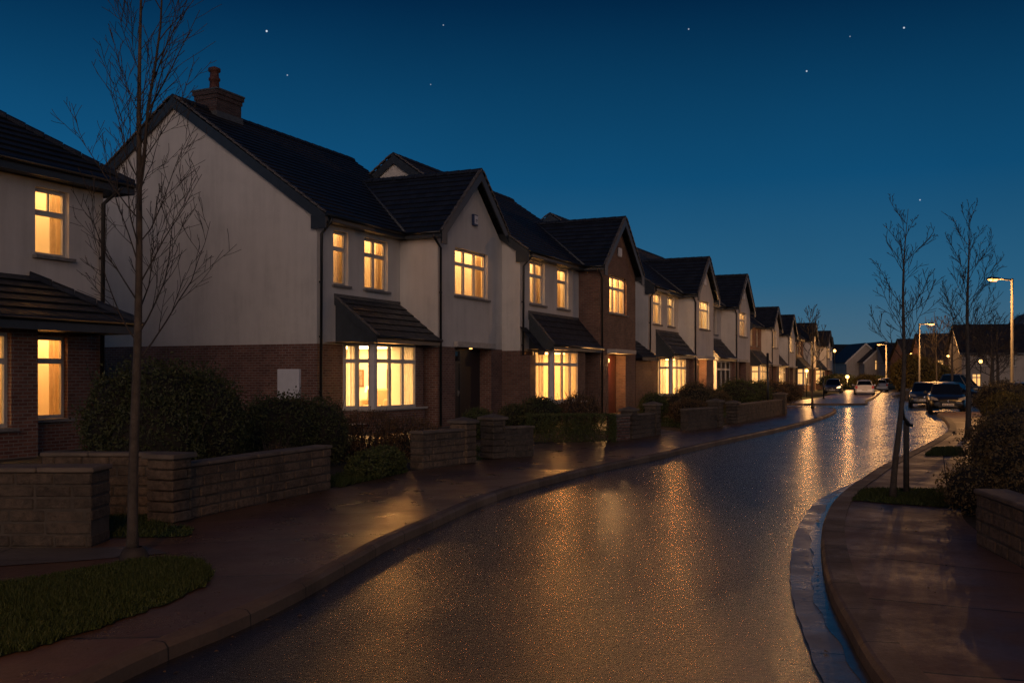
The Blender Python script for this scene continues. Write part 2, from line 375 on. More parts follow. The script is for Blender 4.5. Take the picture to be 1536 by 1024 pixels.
def window_frame(house, T, u0, u1, v0, v1, cols=2, top=0.32, w=0.13, fr=0.055, mat='frame', weights=None):
    mb = MB(); t = 0.07
    def bar(a, b, c, d, e=0.0): mb.box(a, b, w-e, w+t-e, c, d, lambda x, y, z: T(x, y, z))
    bar(u0, u0+fr, v0, v1); bar(u1-fr, u1, v0, v1); bar(u0+fr, u1-fr, v0, v0+fr); bar(u0+fr, u1-fr, v1-fr, v1)
    ws = weights or [1]*cols; s = sum(ws); xs = [u0+fr]
    for k in ws: xs.append(xs[-1] + (u1-u0-2*fr)*k/s)
    vt = v1 - (v1-v0)*top if top else None
    for x in xs[1:-1]: bar(x-fr*0.55, x+fr*0.55, v0+fr, v1-fr, 0.006)
    if vt:
        for a, b in zip(xs, xs[1:]): bar(a+(fr*0.55 if a > u0+fr else 0), b-(fr*0.55 if b < u1-fr-1e-6 else 0), vt-fr*0.6, vt+fr*0.6, 0.003)
    # opening casements: a slim second rim in each light
    g = 0.028
    for a, b in zip(xs, xs[1:]):
        a2 = a + (fr*0.55 if a > u0+fr+1e-6 else 0); b2 = b - (fr*0.55 if b < u1-fr-1e-6 else 0)
        for c, d in (((v0+fr, vt-fr*0.6), (vt+fr*0.6, v1-fr)) if vt else ((v0+fr, v1-fr),)):
            bar(a2, a2+g, c, d, 0.012); bar(b2-g, b2, c, d, 0.012); bar(a2+g, b2-g, c, c+g, 0.012); bar(a2+g, b2-g, d-g, d, 0.012)
    o = mb.build('window', M[mat], house)
    p = MB(); p.face([T(u0+fr, w+t*0.55, v0+fr), T(u1-fr, w+t*0.55, v0+fr), T(u1-fr, w+t*0.55, v1-fr), T(u0+fr, w+t*0.55, v1-fr)])
    p.build('pane', M['glass'], o)
    return o
def sill(win, T, u0, u1, v, out=0.09, h=0.07, inn=0.13):
    mb = MB(); mb.box(u0-0.08, u1+0.08, -out, -0.001, v-h, v, lambda x, y, z: T(x, y, z))
    mb.box(u0+0.001, u1-0.001, -0.001, inn, v-h+0.002, v+0.004, lambda x, y, z: T(x, y, z))
    mb.build('sill', M['sill'], win)
def wavy(mb, T, a, b, v0, v1, w, amp=0.028, wl=0.13, rnd=None):
    n = max(6, int((b-a)/wl*8)); ph = random.random()*6
    P = []
    for i in range(n+1):
        u = a+(b-a)*i/n
        P.append((u, w + amp*math.sin(u/wl*6.28+ph) + amp*0.5*math.sin(u/wl*2.3+ph*2)))
    base = len(mb.v)
    for (u, y) in P:
        mb.v.append(T(u, y, v0)); mb.v.append(T(u, w+(y-w)*0.6, v1))
    for i in range(n):
        k = base+2*i
        mb.f.append((k, k+2, k+3, k+1)); mb.sm.append(True); mb.uv.append([(P[i][0], v0), (P[i+1][0], v0), (P[i+1][0], v1), (P[i][0], v1)])
def blind(win, T, u0, u1, v0, v1, lit, start=0.21):
    m = MB(); wavy(m, T, u0-0.05, u1+0.05, v0-0.05, v1+0.05, start+0.06, 0.02, 0.16)
    m.build('curtain', M['glow' if lit > 0.6 else 'glow_dim' if lit > 0 else 'blind'], win)
CEIL = {}
def ceil_glow(power):
    lv = round(min(max(power, 20), 140)/12)+random.choice((-1, 0, 0, 1)); tw = random.choice((-1, 0, 1))
    if (lv, tw) not in CEIL: CEIL[(lv, tw)] = emit('ceiling_light_glow', (1.0, 0.56+0.05*tw, 0.20+0.04*tw), lv*12*KC)
    return CEIL[(lv, tw)]
KC = 0.255
def room(win, T, u0, u1, v0, v1, depth=1.5, mg=0.22, power=38, net=True, drapes=0.25, start=0.21, lightpos=None, up=0.25, down=0.4, ls=0.08):
    mb = MB(); a, b, c, d = u0-mg, u1+mg, v0-down, v1+up; y0, y1 = start, start+depth
    mb.face([T(a, y1, c), T(b, y1, c), T(b, y1, d), T(a, y1, d)])
    mb.face([T(a, y0, c), T(a, y1, c), T(a, y1, d), T(a, y0, d)]); mb.face([T(b, y0, c), T(b, y1, c), T(b, y1, d), T(b, y0, d)])
    mb.face([T(a, y0, d), T(b, y0, d), T(b, y1, d), T(a, y1, d)]); mb.face([T(a, y0, c), T(b, y0, c), T(b, y1, c), T(a, y1, c)])
    # inner lining of the front wall round the opening
    for q in ((a, u0, c, d), (u1, b, c, d), (u0, u1, c, v0), (u0, u1, v1, d)):
        mb.face([T(q[0], y0+0.004, q[2]), T(q[1], y0+0.004, q[2]), T(q[1], y0+0.004, q[3]), T(q[0], y0+0.004, q[3])])
    mb.build('interior', M['room'], win)
    if net:
        m = MB(); wavy(m, T, u0-0.1, u1+0.1, v0-0.1, v1+0.1, y0+0.10, 0.014, 0.10); m.build('net_curtain', M['net'], win)
    if drapes:
        w = (u1-u0)*drapes
        for ua, ub in ((u0-0.12, u0+w), (u1-w, u1+0.12)):
            m = MB(); wavy(m, T, ua, ub, v0-0.3, v1+0.12, y0+0.20, 0.03, 0.13); m.build('curtain', M['drape'], win)
    lp = MB(); lp.bbox(0, 1, 0, 1, 0, 1, 0.02); q = [T(a+0.12, y0+0.1, d-0.05), T(b-0.12, y1-0.35, d-0.015)]
    lp = MB(); lp.box(min(q[0][0], q[1][0]), max(q[0][0], q[1][0]), min(q[0][1], q[1][1]), max(q[0][1], q[1][1]), q[0][2], q[1][2])
    lp.build('ceiling_light', ceil_glow(power), win)
    if power > 1 and random.random() < 0.6:      # a pendant shade hanging under the ceiling
        m = MB(); px, py, pz = T((u0+u1)/2+random.uniform(-0.2, 0.2), start+depth*0.35, v1-0.12)
        m.lathe((px, py, pz), [(0.16, -0.14), (0.10, 0.06), (0.02, 0.08), (0.008, 0.09), (0.008, 0.3)], 12); m.build('pendant_shade', M['shade'], win)

def slope(mb, e0, e1, r0, r1, course=0.31, lift=0.028, flip=False):
    """stepped tile courses between the eave e0-e1 and the ridge r0-r1"""
    e0, e1, r0, r1 = map(Vector, (e0, e1, r0, r1))
    nrm = (e1-e0).cross(((r0+r1)/2)-((e0+e1)/2)).normalized()
    if nrm.z < 0: nrm = -nrm
    ln = max((r0-e0).length*0.5 + (r1-e1).length*0.5, 0.1); n = max(2, round(ln/course))
    hd = (e1-e0).normalized()
    for i in range(n):
        f0, f1 = i/n, (i+1)/n
        a, b = e0.lerp(r0, f0), e1.lerp(r1, f0); c, d = e1.lerp(r1, f1), e0.lerp(r0, f1)
        al, bl = a+nrm*lift, b+nrm*lift
        ua, ub, uc, ud = (a-e0).dot(hd), (b-e0).dot(hd), (c-e0).dot(hd), (d-e0).dot(hd)
        k = 0.30
        mb.face([al, bl, c, d], uv=[(ua, i*k+0.004), (ub, i*k+0.004), (uc, (i+1)*k), (ud, (i+1)*k)])
        mb.face([a, b, bl, al], uv=[(ua, i*k), (ub, i*k), (ub, i*k), (ua, i*k)])
def board(mb, p, q, h, t, drop=0.0):
    """a board on edge from p to q, h high downward, t thick horizontally"""
    p, q = Vector(p), Vector(q); d = (q-p); hor = Vector((d.x, d.y, 0))
    hor = hor.normalized() if hor.length > 1e-6 else Vector((1, 0, 0))
    s = Vector((-hor.y, hor.x, 0))*t/2
    a = [p-s, p+s, q+s, q-s]; z = Vector((0, 0, -h)); b = [v+z for v in a]
    mb.face(a); mb.face(b[::-1])
    for k in range(4): mb.face([a[k], b[k], b[(k+1) % 4], a[(k+1) % 4]])
def verge_caps(mb, p, q, w=0.10, n=None):
    p, q = Vector(p), Vector(q); d = q-p; n = n or max(3, round(d.length/0.31)); hor = Vector((d.x, d.y, 0)).normalized(); s = Vector((-hor.y, hor.x, 0))*w/2
    up = Vector((0, 0, 1))
    for i in range(n):
        a, b = p+d*(i/n), p+d*((i+0.985)/n)
        t0, t1 = up*0.055, up*0.025
        A = [a-s+t0, a+s+t0, b+s+t1, b-s+t1]; B = [v-up*0.06 for v in A]
        mb.face(A)
        for k in range(4): mb.face([A[k], B[k], B[(k+1) % 4], A[(k+1) % 4]])
def ridge_tiles(mb, p, q):
    p, q = Vector(p), Vector(q); d = q-p; n = max(3, round(d.length/0.45)); s = Vector((-d.y, d.x, 0)).normalized()
    for i in range(n):
        a, b = p+d*(i/n), p+d*((i+0.97)/n)
        prof = [(-0.15, -0.10), (-0.10, 0.0), (0, 0.055), (0.10, 0.0), (0.15, -0.10)]
        A = [a+s*u+Vector((0, 0, w+0.015)) for u, w in prof]; B = [b+s*u+Vector((0, 0, w)) for u, w in prof]
        for k in range(4): mb.face([A[k], A[k+1], B[k+1], B[k]])
        mb.face(A[::-1]); mb.face(B)
def downpipe(house, pts, r=0.042):
    mb = MB(); mb.tube(pts, r, 8)
    z = pts[-1][2]+1.2
    while z < pts[-2][2]-0.3:
        mb.lathe((pts[-1][0], pts[-1][1], z), [(r, 0), (r+0.014, 0.0), (r+0.014, 0.05), (r, 0.05)], 8); z += 1.6
    mb.build('downpipe', M['pipe'], house)
def soft(x0, x1, y0, y1, z0, z1, mat, name, parent, b=0.01):
    mb = MB(); mb.bbox(x0, x1, y0, y1, z0, z1, b); return mb.build(name, mat, parent)

def bay_room(o, o2, bx0, bx1, gx1, q, A, z1, lit, pw, spill):
    yq = -q; FB = lambda u, w, v: (u, yq+w, v); LB = lambda u, w, v: (bx0+w, u, v)
    rm = MB(); a, b_, c, e, y1 = bx0+0.13, bx1-0.13, 0.25, z1+0.02, 3.2
    x0r, x1r = bx0-0.9, A+1.0
    rm.face([(x0r, y1, c), (x1r, y1, c), (x1r, y1, e), (x0r, y1, e)]); rm.face([(x0r, 0.06, c), (x0r, y1, c), (x0r, y1, e), (x0r, 0.06, e)])
    rm.face([(x1r, 0.06, c), (x1r, y1, c), (x1r, y1, e), (x1r, 0.06, e)]); rm.face([(x0r, yq+0.1, e), (x1r, yq+0.1, e), (x1r, y1, e), (x0r, y1, e)])
    rm.face([(x0r, yq+0.13, c), (x1r, yq+0.13, c), (x1r, y1, c), (x0r, y1, c)])
    rm.face([(x0r, 0.06, c), (a, 0.06, c), (a, 0.06, e), (x0r, 0.06, e)]); rm.face([(b_, 0.06, c), (x1r, 0.06, c), (x1r, 0.06, e), (b_, 0.06, e)])
    rm.face([(b_, yq+0.13, c), (b_, 0.06, c), (b_, 0.06, e), (b_, yq+0.13, e)])
    rm.build('interior', M['room'], o)
    for TT, ua, ub, ww, am in ((FB, bx0+0.16, bx0+0.5, 0.22, 0.03), (FB, gx1-0.35, gx1+0.05, 0.22, 0.03), (LB, -0.36, -0.05, 0.22, 0.03), (FB, bx0+0.5, gx1-0.3, 0.26, 0.014)):
        if am < 0.02 and lit >= 1.2: continue
        cm = MB(); wavy(cm, TT, ua, ub, 0.3, z1, ww, am, 0.13); cm.build('curtain', M['net'], o if TT is FB else o2)
    if True:
        cl = MB(); cl.box(bx0-0.5, A+0.6, 0.2, 2.6, z1-0.04, z1+0.01); cl.build('ceiling_light', ceil_glow(pw*0.62*lit), o)
        if spill:      # added spot behind the glass, stands in for window glow reaching the road
            l = light('SPOT', spill, (1.0, 0.40, 0.09), ((bx0+gx1)/2, yq+0.17, 2.05), o, 0.22)
            l.data.spot_size = R(130); l.data.spot_blend = 0.7; l.rotation_euler = (R(-96), 0, R(-45))

ROT = math.atan2(0.908, 0.419)
U = Vector((0.419, 0.908, 0)).normalized(); NV = Vector((0.908, -0.419, 0)).normalized()
GZ = 0.10            # pavement and garden level

def house(name, label, org, A=6.0, p=0.95, W=4.8, w1=(0.9, 2.35, 2), w2=(3.65, 4.85, 1), bwin=(1.2, 3.55), bx0=1.16, bx1=None, gx=None, q=None, bay=2.0,
          eave=6.3, brick_bay=False, brick_main=False, chimney=False, door='black', dx=(1.1, 3.4), lit=(1, 1, 1, 1), pw=38, far=False,
          alarm='white', meter=False, annex=None, doorlit=False, rot=None, scale=1.0, group='houses of the terrace row', wallmat='render', spill=0):
    H = thing(name, label, 'house', (org[0], org[1], GZ), ROT if rot is None else rot, group)
    H.scale = (scale,)*3
    d = 10.8; Lx = A+W; BL = 2.62; oh = 0.38; q = q or p-0.13
    tan = math.tan(R(35)); rz = eave+(d/2+oh)*tan
    bt = math.tan(R(40.7)); brz = eave+(W/2+0.32)*bt
    rend, brk = MB(), MB()
    up_main = brk if brick_main else rend; up_bay = brk if brick_bay else rend
    wz0, wz1 = 4.42, 6.05
    F = lambda u, w, v: (u, w, v)                 # main front
    B = lambda u, w, v: (u, -p+w, v)              # gabled bay front
    S = lambda u, w, v: (A+w, -u, v)              # bay left cheek, u measured outward
    # left gable wall (x=0)
    GL = lambda u, w, v: (w, u, v)
    panel(brk, GL, 0, d, -0.3, BL); panel(rend, GL, 0, d, BL, eave)
    rend.face([(0, 0, eave), (0, d, eave), (0, d/2, rz-oh*tan)], uv=[(0, eave), (d, eave), (d/2, rz)])
    # main front
    h_up = [(w1[0], w1[1], wz0, wz1), (w2[0], w2[1], wz0, wz1)]
    bx1 = bx1 or A-0.32
    panel(up_main, F, 0, A, BL, eave, h_up, 0.20)
    panel(brk, F, 0, A, -0.3, BL, [(bx0+0.06, bx1-0.06, 0.1, BL+0.1, 0.05)])
    # bay cheeks and front
    panel(up_bay, S, 0, p, BL, eave); panel(brk, S, 0, p, -0.3, BL)
    fw = (A+bwin[0], A+bwin[1], wz0, wz1); dr = (A+dx[0], A+dx[1], 0.0, 2.66, 0.5)
    panel(up_bay, B, A, Lx, BL+0.04 if not brick_bay else BL, eave, [fw], 0.20)
    panel(brk, B, A, Lx, -0.3, BL+0.04 if not brick_bay else BL, [(dr[0], dr[1], 0.0, 2.70, 0.5)], 0.5)
    up_bay.face([B(A, 0, eave), B(Lx, 0, eave), B(A+W/2, 0, brz-0.32*bt)], uv=[(A, eave), (Lx, eave), (A+W/2, brz)])
    # right gable and back
    GRt = lambda u, w, v: (Lx-w, u, v)
    panel(brk, GRt, -p, d, -0.3, BL); panel(rend, GRt, -p, d, BL, eave)
    rend.face([(Lx, 0, eave), (Lx, d, eave), (Lx, d/2, rz-oh*tan)])
    panel(rend, lambda u, w, v: (u, d, v), 0, Lx, -0.3, eave)
    rend.build('rendered_wall', M[wallmat], H); brk.build('brick_wall', M['brick2' if brick_bay else 'brick'], H)
    # recess back wall
    rb = MB(); yb = -p+0.5
    rb.face([(dr[0], yb, 0.0), (dr[1], yb, 0.0), (dr[1], yb, 2.70), (dr[0], yb, 2.70)])
    rb.face([(dr[0], -p, 0.0), (dr[1], -p, 0.0), (dr[1], yb, 0.0), (dr[0], yb, 0.0)])
    rb.build('porch_recess', M['brick2'], H)
    # windows
    for (wn, T, li, pwk) in ((( w1[0], w1[1], wz0, wz1, w1[2]), F, lit[0], 1), ((w2[0], w2[1], wz0, wz1, w2[2]), F, lit[1], 1), ((fw[0], fw[1], wz0, wz1, 3), B, lit[2], 1.35)):
        o = window_frame(H, T, wn[0], wn[1], wn[2], wn[3], wn[4], 0.32)
        sill(o, T, wn[0], wn[1], wn[2])
        if far or not li: blind(o, T, wn[0], wn[1], wn[2], wn[3], li); continue
        room(o, T, wn[0], wn[1], wn[2], wn[3], 1.5, 0.2, pw*pwk*(li if li else 0.0001), net=(random.random() < 0.35), drapes=random.choice([0.16, 0.2, 0.3]))
    # ground floor bay window
    z0, z1 = 0.69, 2.66; yq = -q; gx1 = gx or bx1-0.62
    bs = MB()
    for (a, b_, c, e) in ((bx0, bx0, 0, yq), ):
        bs.box(bx0, bx0+0.12, yq, -0.001, -0.3, z0-0.06)
    bs.box(bx0+0.12, bx1, yq, yq+0.12, -0.3, z0-0.06); bs.box(bx1-0.12, bx1, yq+0.12, -0.001, -0.3, z1+0.1)
    bs.box(gx1+0.05, bx1-0.12, yq, yq+0.12, z0-0.06, z1+0.1)
    bs.build('bay_plinth', M['brick2' if brick_bay else 'brick'], H)
    FB = lambda u, w, v: (u, yq+w, v); LB = lambda u, w, v: (bx0+w, u, v)
    o = window_frame(H, FB, bx0+0.12, gx1+0.05, z0, z1, 3, 0.27, w=0.02)
    o2 = window_frame(H, LB, yq+0.12, -0.02, z0, z1, 1 if q < 1 else 2, 0.27, w=0.02) if True else None
    mb = MB(); mb.box(bx0-0.09, bx1+0.04, yq-0.09, yq-0.002+0.10, z0-0.06, z0); mb.box(bx0-0.09, bx0+0.10, yq+0.10, -0.001, z0-0.06, z0); mb.build('sill', M['lintel'], o)
    mb = MB(); mb.box(bx0-0.005, bx0+0.12, yq-0.005, yq+0.12, z0, z1); mb.build('corner_post', M['post'], H)
    # the room behind the bay
    if far or not lit[3]:
        blind(o, FB, bx0+0.16, gx1+0.05, 0.5, z1, lit[3], 0.14); blind(o2, LB, yq+0.16, -0.04, 0.5, z1, lit[3], 0.14)
    else: bay_room(o, o2, bx0, bx1, gx1, q, A, z1, lit[3], pw, spill)
    # lean-to roof over the bay window
    ex, ez, tz = p+0.10, 2.86, 4.05
    lx0 = bx0-0.42
    ro = MB(); slope(ro, (lx0, -ex, ez), (A-0.004, -ex, ez), (lx0, -0.01, tz), (A-0.004, -0.01, tz), 0.3)
    lean = ro.build('lean_to_roof', M['tile'], H)
    ck = MB()
    ck.face([(lx0+0.08, -ex+0.16, ez-0.20), (lx0+0.08, -0.002, ez-0.20), (lx0+0.08, -0.002, tz-0.06), (lx0+0.08, -ex+0.16, ez+0.08)])
    ck.face([(lx0, -ex+0.02, ez-0.20), (A-0.01, -ex+0.02, ez-0.20), (A-0.01, -0.002, ez-0.20), (lx0, -0.002, ez-0.20)])
    board(ck, (lx0, -ex+0.03, ez), (A+0.02, -ex+0.03, ez), 0.20, 0.03)
    board(ck, (lx0+0.02, -ex+0.02, ez+0.0), (lx0+0.02, -0.01, tz+0.0), 0.24, 0.04)
    ck.build('fascia', M['fascia'], lean)
    vc = MB(); verge_caps(vc, (lx0+0.03, -ex, ez+0.03), (lx0+0.03, -0.02, tz+0.03), 0.09); board(vc, (lx0, -0.012, tz+0.10), (A-0.01, -0.012, tz+0.10), 0.09, 0.02)
    vc.build('verge', M['verge'], lean)
    gt = MB(); gt.tube([(lx0, -ex-0.04, ez-0.03), (A+0.04, -ex-0.04, ez-0.03)], 0.05, 8); gt.build('gutter', M['pipe'], lean)
    # roofs
    rf = MB(); xo = 0.12
    slope(rf, (-xo, -oh, eave), (Lx+xo, -oh, eave), (-xo, d/2, rz), (Lx+xo, d/2, rz))
    slope(rf, (-xo, d+oh, eave), (Lx+xo, d+oh, eave), (-xo, d/2, rz), (Lx+xo, d/2, rz))
    yend = (brz-eave)/tan-oh+0.05; ov = 0.34
    slope(rf, (A-0.32, -p-ov, eave), (A-0.32, yend, eave), (A+W/2, -p-ov, brz), (A+W/2, yend, brz))
    slope(rf, (Lx+0.32, -p-ov, eave), (Lx+0.32, yend, eave), (A+W/2, -p-ov, brz), (A+W/2, yend, brz))
    roof = rf.build('roof', M['tile'], H)
    for pa, pb in (((-xo, d/2, rz+0.03), (Lx+xo, d/2, rz+0.03)), ((A+W/2, -p-ov, brz+0.03), (A+W/2, yend-0.1, brz+0.03))):
        rt = MB(); ridge_tiles(rt, pa, pb); rt.build('ridge_tiles', M['tile'], roof)
    fb = MB()
    for x in (-xo+0.02, Lx+xo-0.02):
        board(fb, (x, -oh, eave-0.01), (x, d/2, rz-0.01), 0.34, 0.05); board(fb, (x, d+oh, eave-0.01), (x, d/2, rz-0.01), 0.34, 0.05)
        fb.box(x-0.03, x+0.03, -oh-0.01, -oh+0.5, eave-0.42, eave-0.02)
    for sx, ex_ in ((A-0.32, 1), (Lx+0.32, -1)):
        board(fb, (sx, -p-ov+0.03, eave-0.01), (A+W/2, -p-ov+0.03, brz-0.01), 0.34, 0.05)
        fb.box(min(sx, sx+ex_*0.36), max(sx, sx+ex_*0.36), -p-ov, -p-ov+0.06, eave-0.40, eave+0.0)
        board(fb, (sx, -p-ov+0.05, eave-0.01), (sx, -oh if ex_ > 0 else 0.5, eave-0.01), 0.18, 0.03)
        fb.face([(sx, -p-ov, eave-0.19), (A if ex_ > 0 else Lx, -p-ov, eave-0.19), (A if ex_ > 0 else Lx, 0, eave-0.19), (sx, 0, eave-0.19)])
    board(fb, (-xo, -oh+0.015, eave-0.01), (A-0.3, -oh+0.015, eave-0.01), 0.18, 0.03)
    fb.face([(-xo, -oh, eave-0.19), (A, -oh, eave-0.19), (A, 0, eave-0.19), (-xo, 0, eave-0.19)])
    fb.face([(A-0.3, -p-ov+0.06, eave-0.30), (Lx+0.3, -p-ov+0.06, eave-0.30), (Lx+0.3, -p, eave-0.30), (A-0.3, -p, eave-0.30)]) if False else None
    fb.build('bargeboards', M['fascia'], roof)
    for pa, pb in (((-xo+0.01, -oh, eave+0.04), (-xo+0.01, d/2-0.1, rz+0.01)), ((-xo+0.01, d+oh, eave+0.04), (-xo+0.01, d/2+0.1, rz+0.01)),
                   ((A-0.30, -p-ov+0.02, eave+0.04), (A+W/2-0.1, -p-ov+0.02, brz)), ((Lx+0.30, -p-ov+0.02, eave+0.04), (A+W/2+0.1, -p-ov+0.02, brz))):
        vg = MB(); verge_caps(vg, pa, pb); vg.build('verge', M['verge'], roof)
    gt = MB(); gt.tube([(-xo, -oh-0.05, eave-0.03), (A-0.28, -oh-0.05, eave-0.03)], 0.055, 8)
    gt.tube([(A-0.37, -p-ov+0.05, eave-0.03), (A-0.37, -oh-0.02, eave-0.03)], 0.055, 8); gt.build('gutter', M['pipe'], roof)
    vl = MB(); ve = Vector((A-0.32, -oh, eave)); 
    yv = (brz-eave)/tan-oh
    vl.tube([(A-0.30, -oh+0.03, eave+0.05), (A+W/2, yv, brz+0.03)], 0.05, 5); vl.build('valley', M['lead'], roof)
    downpipe(H, [(0.14, -oh-0.05, eave-0.06), (0.14, -oh-0.03, eave-0.2), (0.10, -0.10, eave-0.55), (0.10, -0.07, 0.0)])
    downpipe(H, [(A-0.37, -p-0.05, eave-0.06), (A-0.33, -p-0.05, eave-0.2), (A+0.06, -p-0.08, eave-0.5), (A+0.07, -p-0.07, 0.0)])
    # lintel, door
    mb = MB(); mb.bbox(dr[0]-0.08, dr[1]+0.10, -p-0.14, -p+0.5, 2.66, 2.86, 0.012) if not doorlit else mb.bbox(dr[0]-0.2, dr[1]+0.2, -p-0.45, -p+0.5, 2.66, 2.84, 0.02)
    mb.build('lintel', M['lintel'], H)
    dm = M['door_red'] if door == 'red' else M['door_black']
    D0 = dr[0]+0.05; dw = 0.98
    df = MB(); yd = yb-0.10
    for (a, b2, c, e) in ((D0, D0+0.06, 0.02, 2.6), (D0+dw+0.06, D0+dw+0.12, 0.02, 2.6), (D0+0.06, D0+dw+0.06, 2.12, 2.2), (D0+0.06, D0+dw+0.06, 2.54, 2.6)):
        df.box(a, b2, yd, yd+0.09, c, e)
    df.build('door_frame', dm, H)
    dl = MB(); dl.box(D0+0.065, D0+dw+0.055, yd+0.03, yd+0.075, 0.02, 2.115)
    for (a, b2) in ((0.10, 0.43), (0.53, 0.86)):
        dl.bbox(D0+0.06+a, D0+0.06+b2, yd+0.012, yd+0.035, 0.18, 0.78, 0.008); dl.bbox(D0+0.06+a, D0+0.06+b2, yd+0.012, yd+0.035, 0.92, 1.98, 0.008)
    dl = dl.build('door', dm, H)
    hb = MB(); hb.tube([(D0+dw-0.04, yd-0.02, 1.0), (D0+dw-0.04, yd-0.02, 1.16)], 0.014, 6); hb.box(D0+dw-0.06, D0+dw-0.02, yd-0.005, yd+0.029, 0.98, 1.18); hb.build('handle', M['metal'], dl)
    sl = MB(); sl.box(D0+dw+0.12, dr[1]-0.08, yd+0.03, yd+0.07, 0.02, 2.6)
    sl.build('side_panel', dm, H)
    fl = MB(); fl.box(D0+0.06, D0+dw+0.06, yd+0.04, yd+0.05, 2.2, 2.54); fl.build('fanlight', M['shade'] if doorlit and door == 'red' else M['car_glass'], H)
    if doorlit:
        lm = MB(); lm.lathe((D0+0.35, yd-0.22, 2.36), [(0.0, -0.10), (0.06, -0.08), (0.085, 0.0), (0.06, 0.08), (0.0, 0.10)], 10)
        lm = lm.build('porch_lamp', M['bulb'], H)
        if not far: light('POINT', 140, WARM, (D0+0.6, yd-0.35, 2.2), H, 0.08)
    if chimney:
        m = MB(); m.lathe((D0+1.6, yb-0.25, 2.64), [(0.0, 0.0), (0.05, 0.002), (0.06, 0.02), (0.06, 0.055)], 12); m.build('porch_downlight', M['bulb'], H)
    st = MB(); st.bbox(dr[0]-0.1, dr[1]+0.1, -p-0.35, -p+0.45, -0.28, 0.02, 0.015); st.build('step', M['coping'], H)
    # alarm box
    ax, az = A+W/2+0.02, 7.15
    if alarm:
        ab = soft(ax-0.17, ax+0.17, -p-0.10, -p-0.002, az-0.20, az+0.20, M['blue_box' if alarm == 'blue' else 'white_box'], 'alarm_box', H, 0.02)
        af = MB(); af.bbox(ax-0.12, ax+0.12, -p-0.118, -p-0.1005, az-0.14, az+0.15, 0.008); af = af.build('alarm_plate', M['white_box'], ab)
        if alarm == 'blue':
            pr = MB()
            for k, (a, b2) in enumerate(((-0.07, -0.02), (-0.01, 0.03), (0.04, 0.07))): pr.box(ax+a, ax+b2, -p-0.121, -p-0.1185, az-0.03, az+0.02)
            pr.box(ax-0.06, ax+0.06, -p-0.121, -p-0.1185, az-0.08, az-0.06)
            pr.build('alarm_print', M['ink'], af)
    if meter:
        mbx = soft(-0.14, -0.002, 0.55, 1.33, 1.0, 1.88, M['white_box'], 'meter_box', H, 0.02)
        mm = MB(); mm.bbox(-0.155, -0.1405, 0.62, 1.26, 1.06, 1.82, 0.006); mm.build('meter_door', M['white_box'], mbx)
    if chimney:
        c = MB(); cx, cy = 2.0, d/2
        c.box(cx-0.6, cx+0.6, cy-0.45, cy+0.45, rz-0.8, rz+0.30); c.box(cx-0.63, cx+0.63, cy-0.48, cy+0.48, rz+0.30, rz+0.44)
        c.box(cx-0.67, cx+0.67, cy-0.52, cy+0.52, rz+0.44, rz+0.56)
        ch = c.build('chimney', M['chimney_brick'], H)
        fl = MB(); fl.bbox(cx-0.70, cx+0.70, cy-0.55, cy+0.55, rz+0.56, rz+0.63, 0.02); fl.build('chimney_cap', M['lead'], ch)
        lf = MB(); lf.box(cx-0.64, cx+0.64, cy-0.50, cy+0.50, rz-0.8, rz-0.12); lf.build('flashing', M['lead'], ch)
        pt = MB(); pt.lathe((cx-0.2, cy, rz+0.63), [(0.17, 0), (0.15, 0.36), (0.19, 0.38), (0.19, 0.45), (0.15, 0.48), (0.14, 0.66), (0.20, 0.68), (0.20, 0.78), (0.06, 0.84), (0, 0.84)], 14); pt.build('chimney_pot', M['pot'], ch)
    if annex:
        t0, t1, qq = annex
        an = MB(); an.box(t0, t1, -qq, -0.002, -0.3, 2.45); an = an.build('side_store', M['brick2'], H)
        sr = MB(); slope(sr, (t0-0.05, -qq-0.35, 2.62), (t1+0.14, -qq-0.35, 2.62), (t0-0.05, 0.0 if t1 > 0.1 else 0.6, 3.5), (t1+0.14, 0.0 if t1 > 0.1 else 0.6, 3.5)); board(sr, (t0, -qq-0.33, 2.62), (t1+0.14, -qq-0.33, 2.62), 0.16, 0.03); sr.build('store_roof', M['tile'], an)
    return H

# ------------------------------------------------------------------ house row
def at(org, t, n): return (org[0]+U.x*t+NV.x*n, org[1]+U.y*t+NV.y*n)
H1 = (-5.7, 29.2)
house('detached_house', 'white rendered house with a brick chimney, blue alarm box and plain gable beside the sapling', H1, A=4.67, p=1.44, W=5.14, q=1.14,
      w1=(0.83, 1.62, 1), w2=(2.52, 3.9, 2), bwin=(1.2, 3.72), bx0=1.28, dx=(1.21, 4.0), eave=6.38, chimney=True, alarm='blue', meter=True, lit=(0.9, 1.0, 1.05, 1.5), pw=46, spill=370)
H2 = (0.3, 37.0)
house('brick_gabled_house', 'house with a full-height brown brick gable and a red door under a porch lamp', H2, A=6.05, p=0.96, W=4.85, brick_bay=True,
      door='red', dx=(1.07, 3.4), doorlit=True, gx=3.8, bx1=4.75, annex=(-0.02, 0.42, 0.42), lit=(1, 1, 1, 1.3), pw=46, spill=370)
H3 = (6.98, 51.3)
house('rendered_house', 'white house with lit bay window between the brick gabled house and the porch globe lamp', H3, A=5.8, p=0.9, W=4.65, bx0=1.75, gx=4.6, bx1=5.4,
      annex=(-2.5, 0.1, 0.15), doorlit=True, door='black', dx=(0.9, 2.9), lit=(1, 1, 1, 1.2), pw=46, spill=520, w2=(3.6, 4.9, 2))
H4 = (11.5, 61.55)
h4 = house('rendered_house', 'white house with dark double doors in shade and a globe lamp by its left porch', H4, A=6.0, p=0.95, W=4.8, lit=(0, 0, 1, 0), pw=46, annex=(-0.9, 0.1, 0.15))
H5 = (21.0, 88.9)
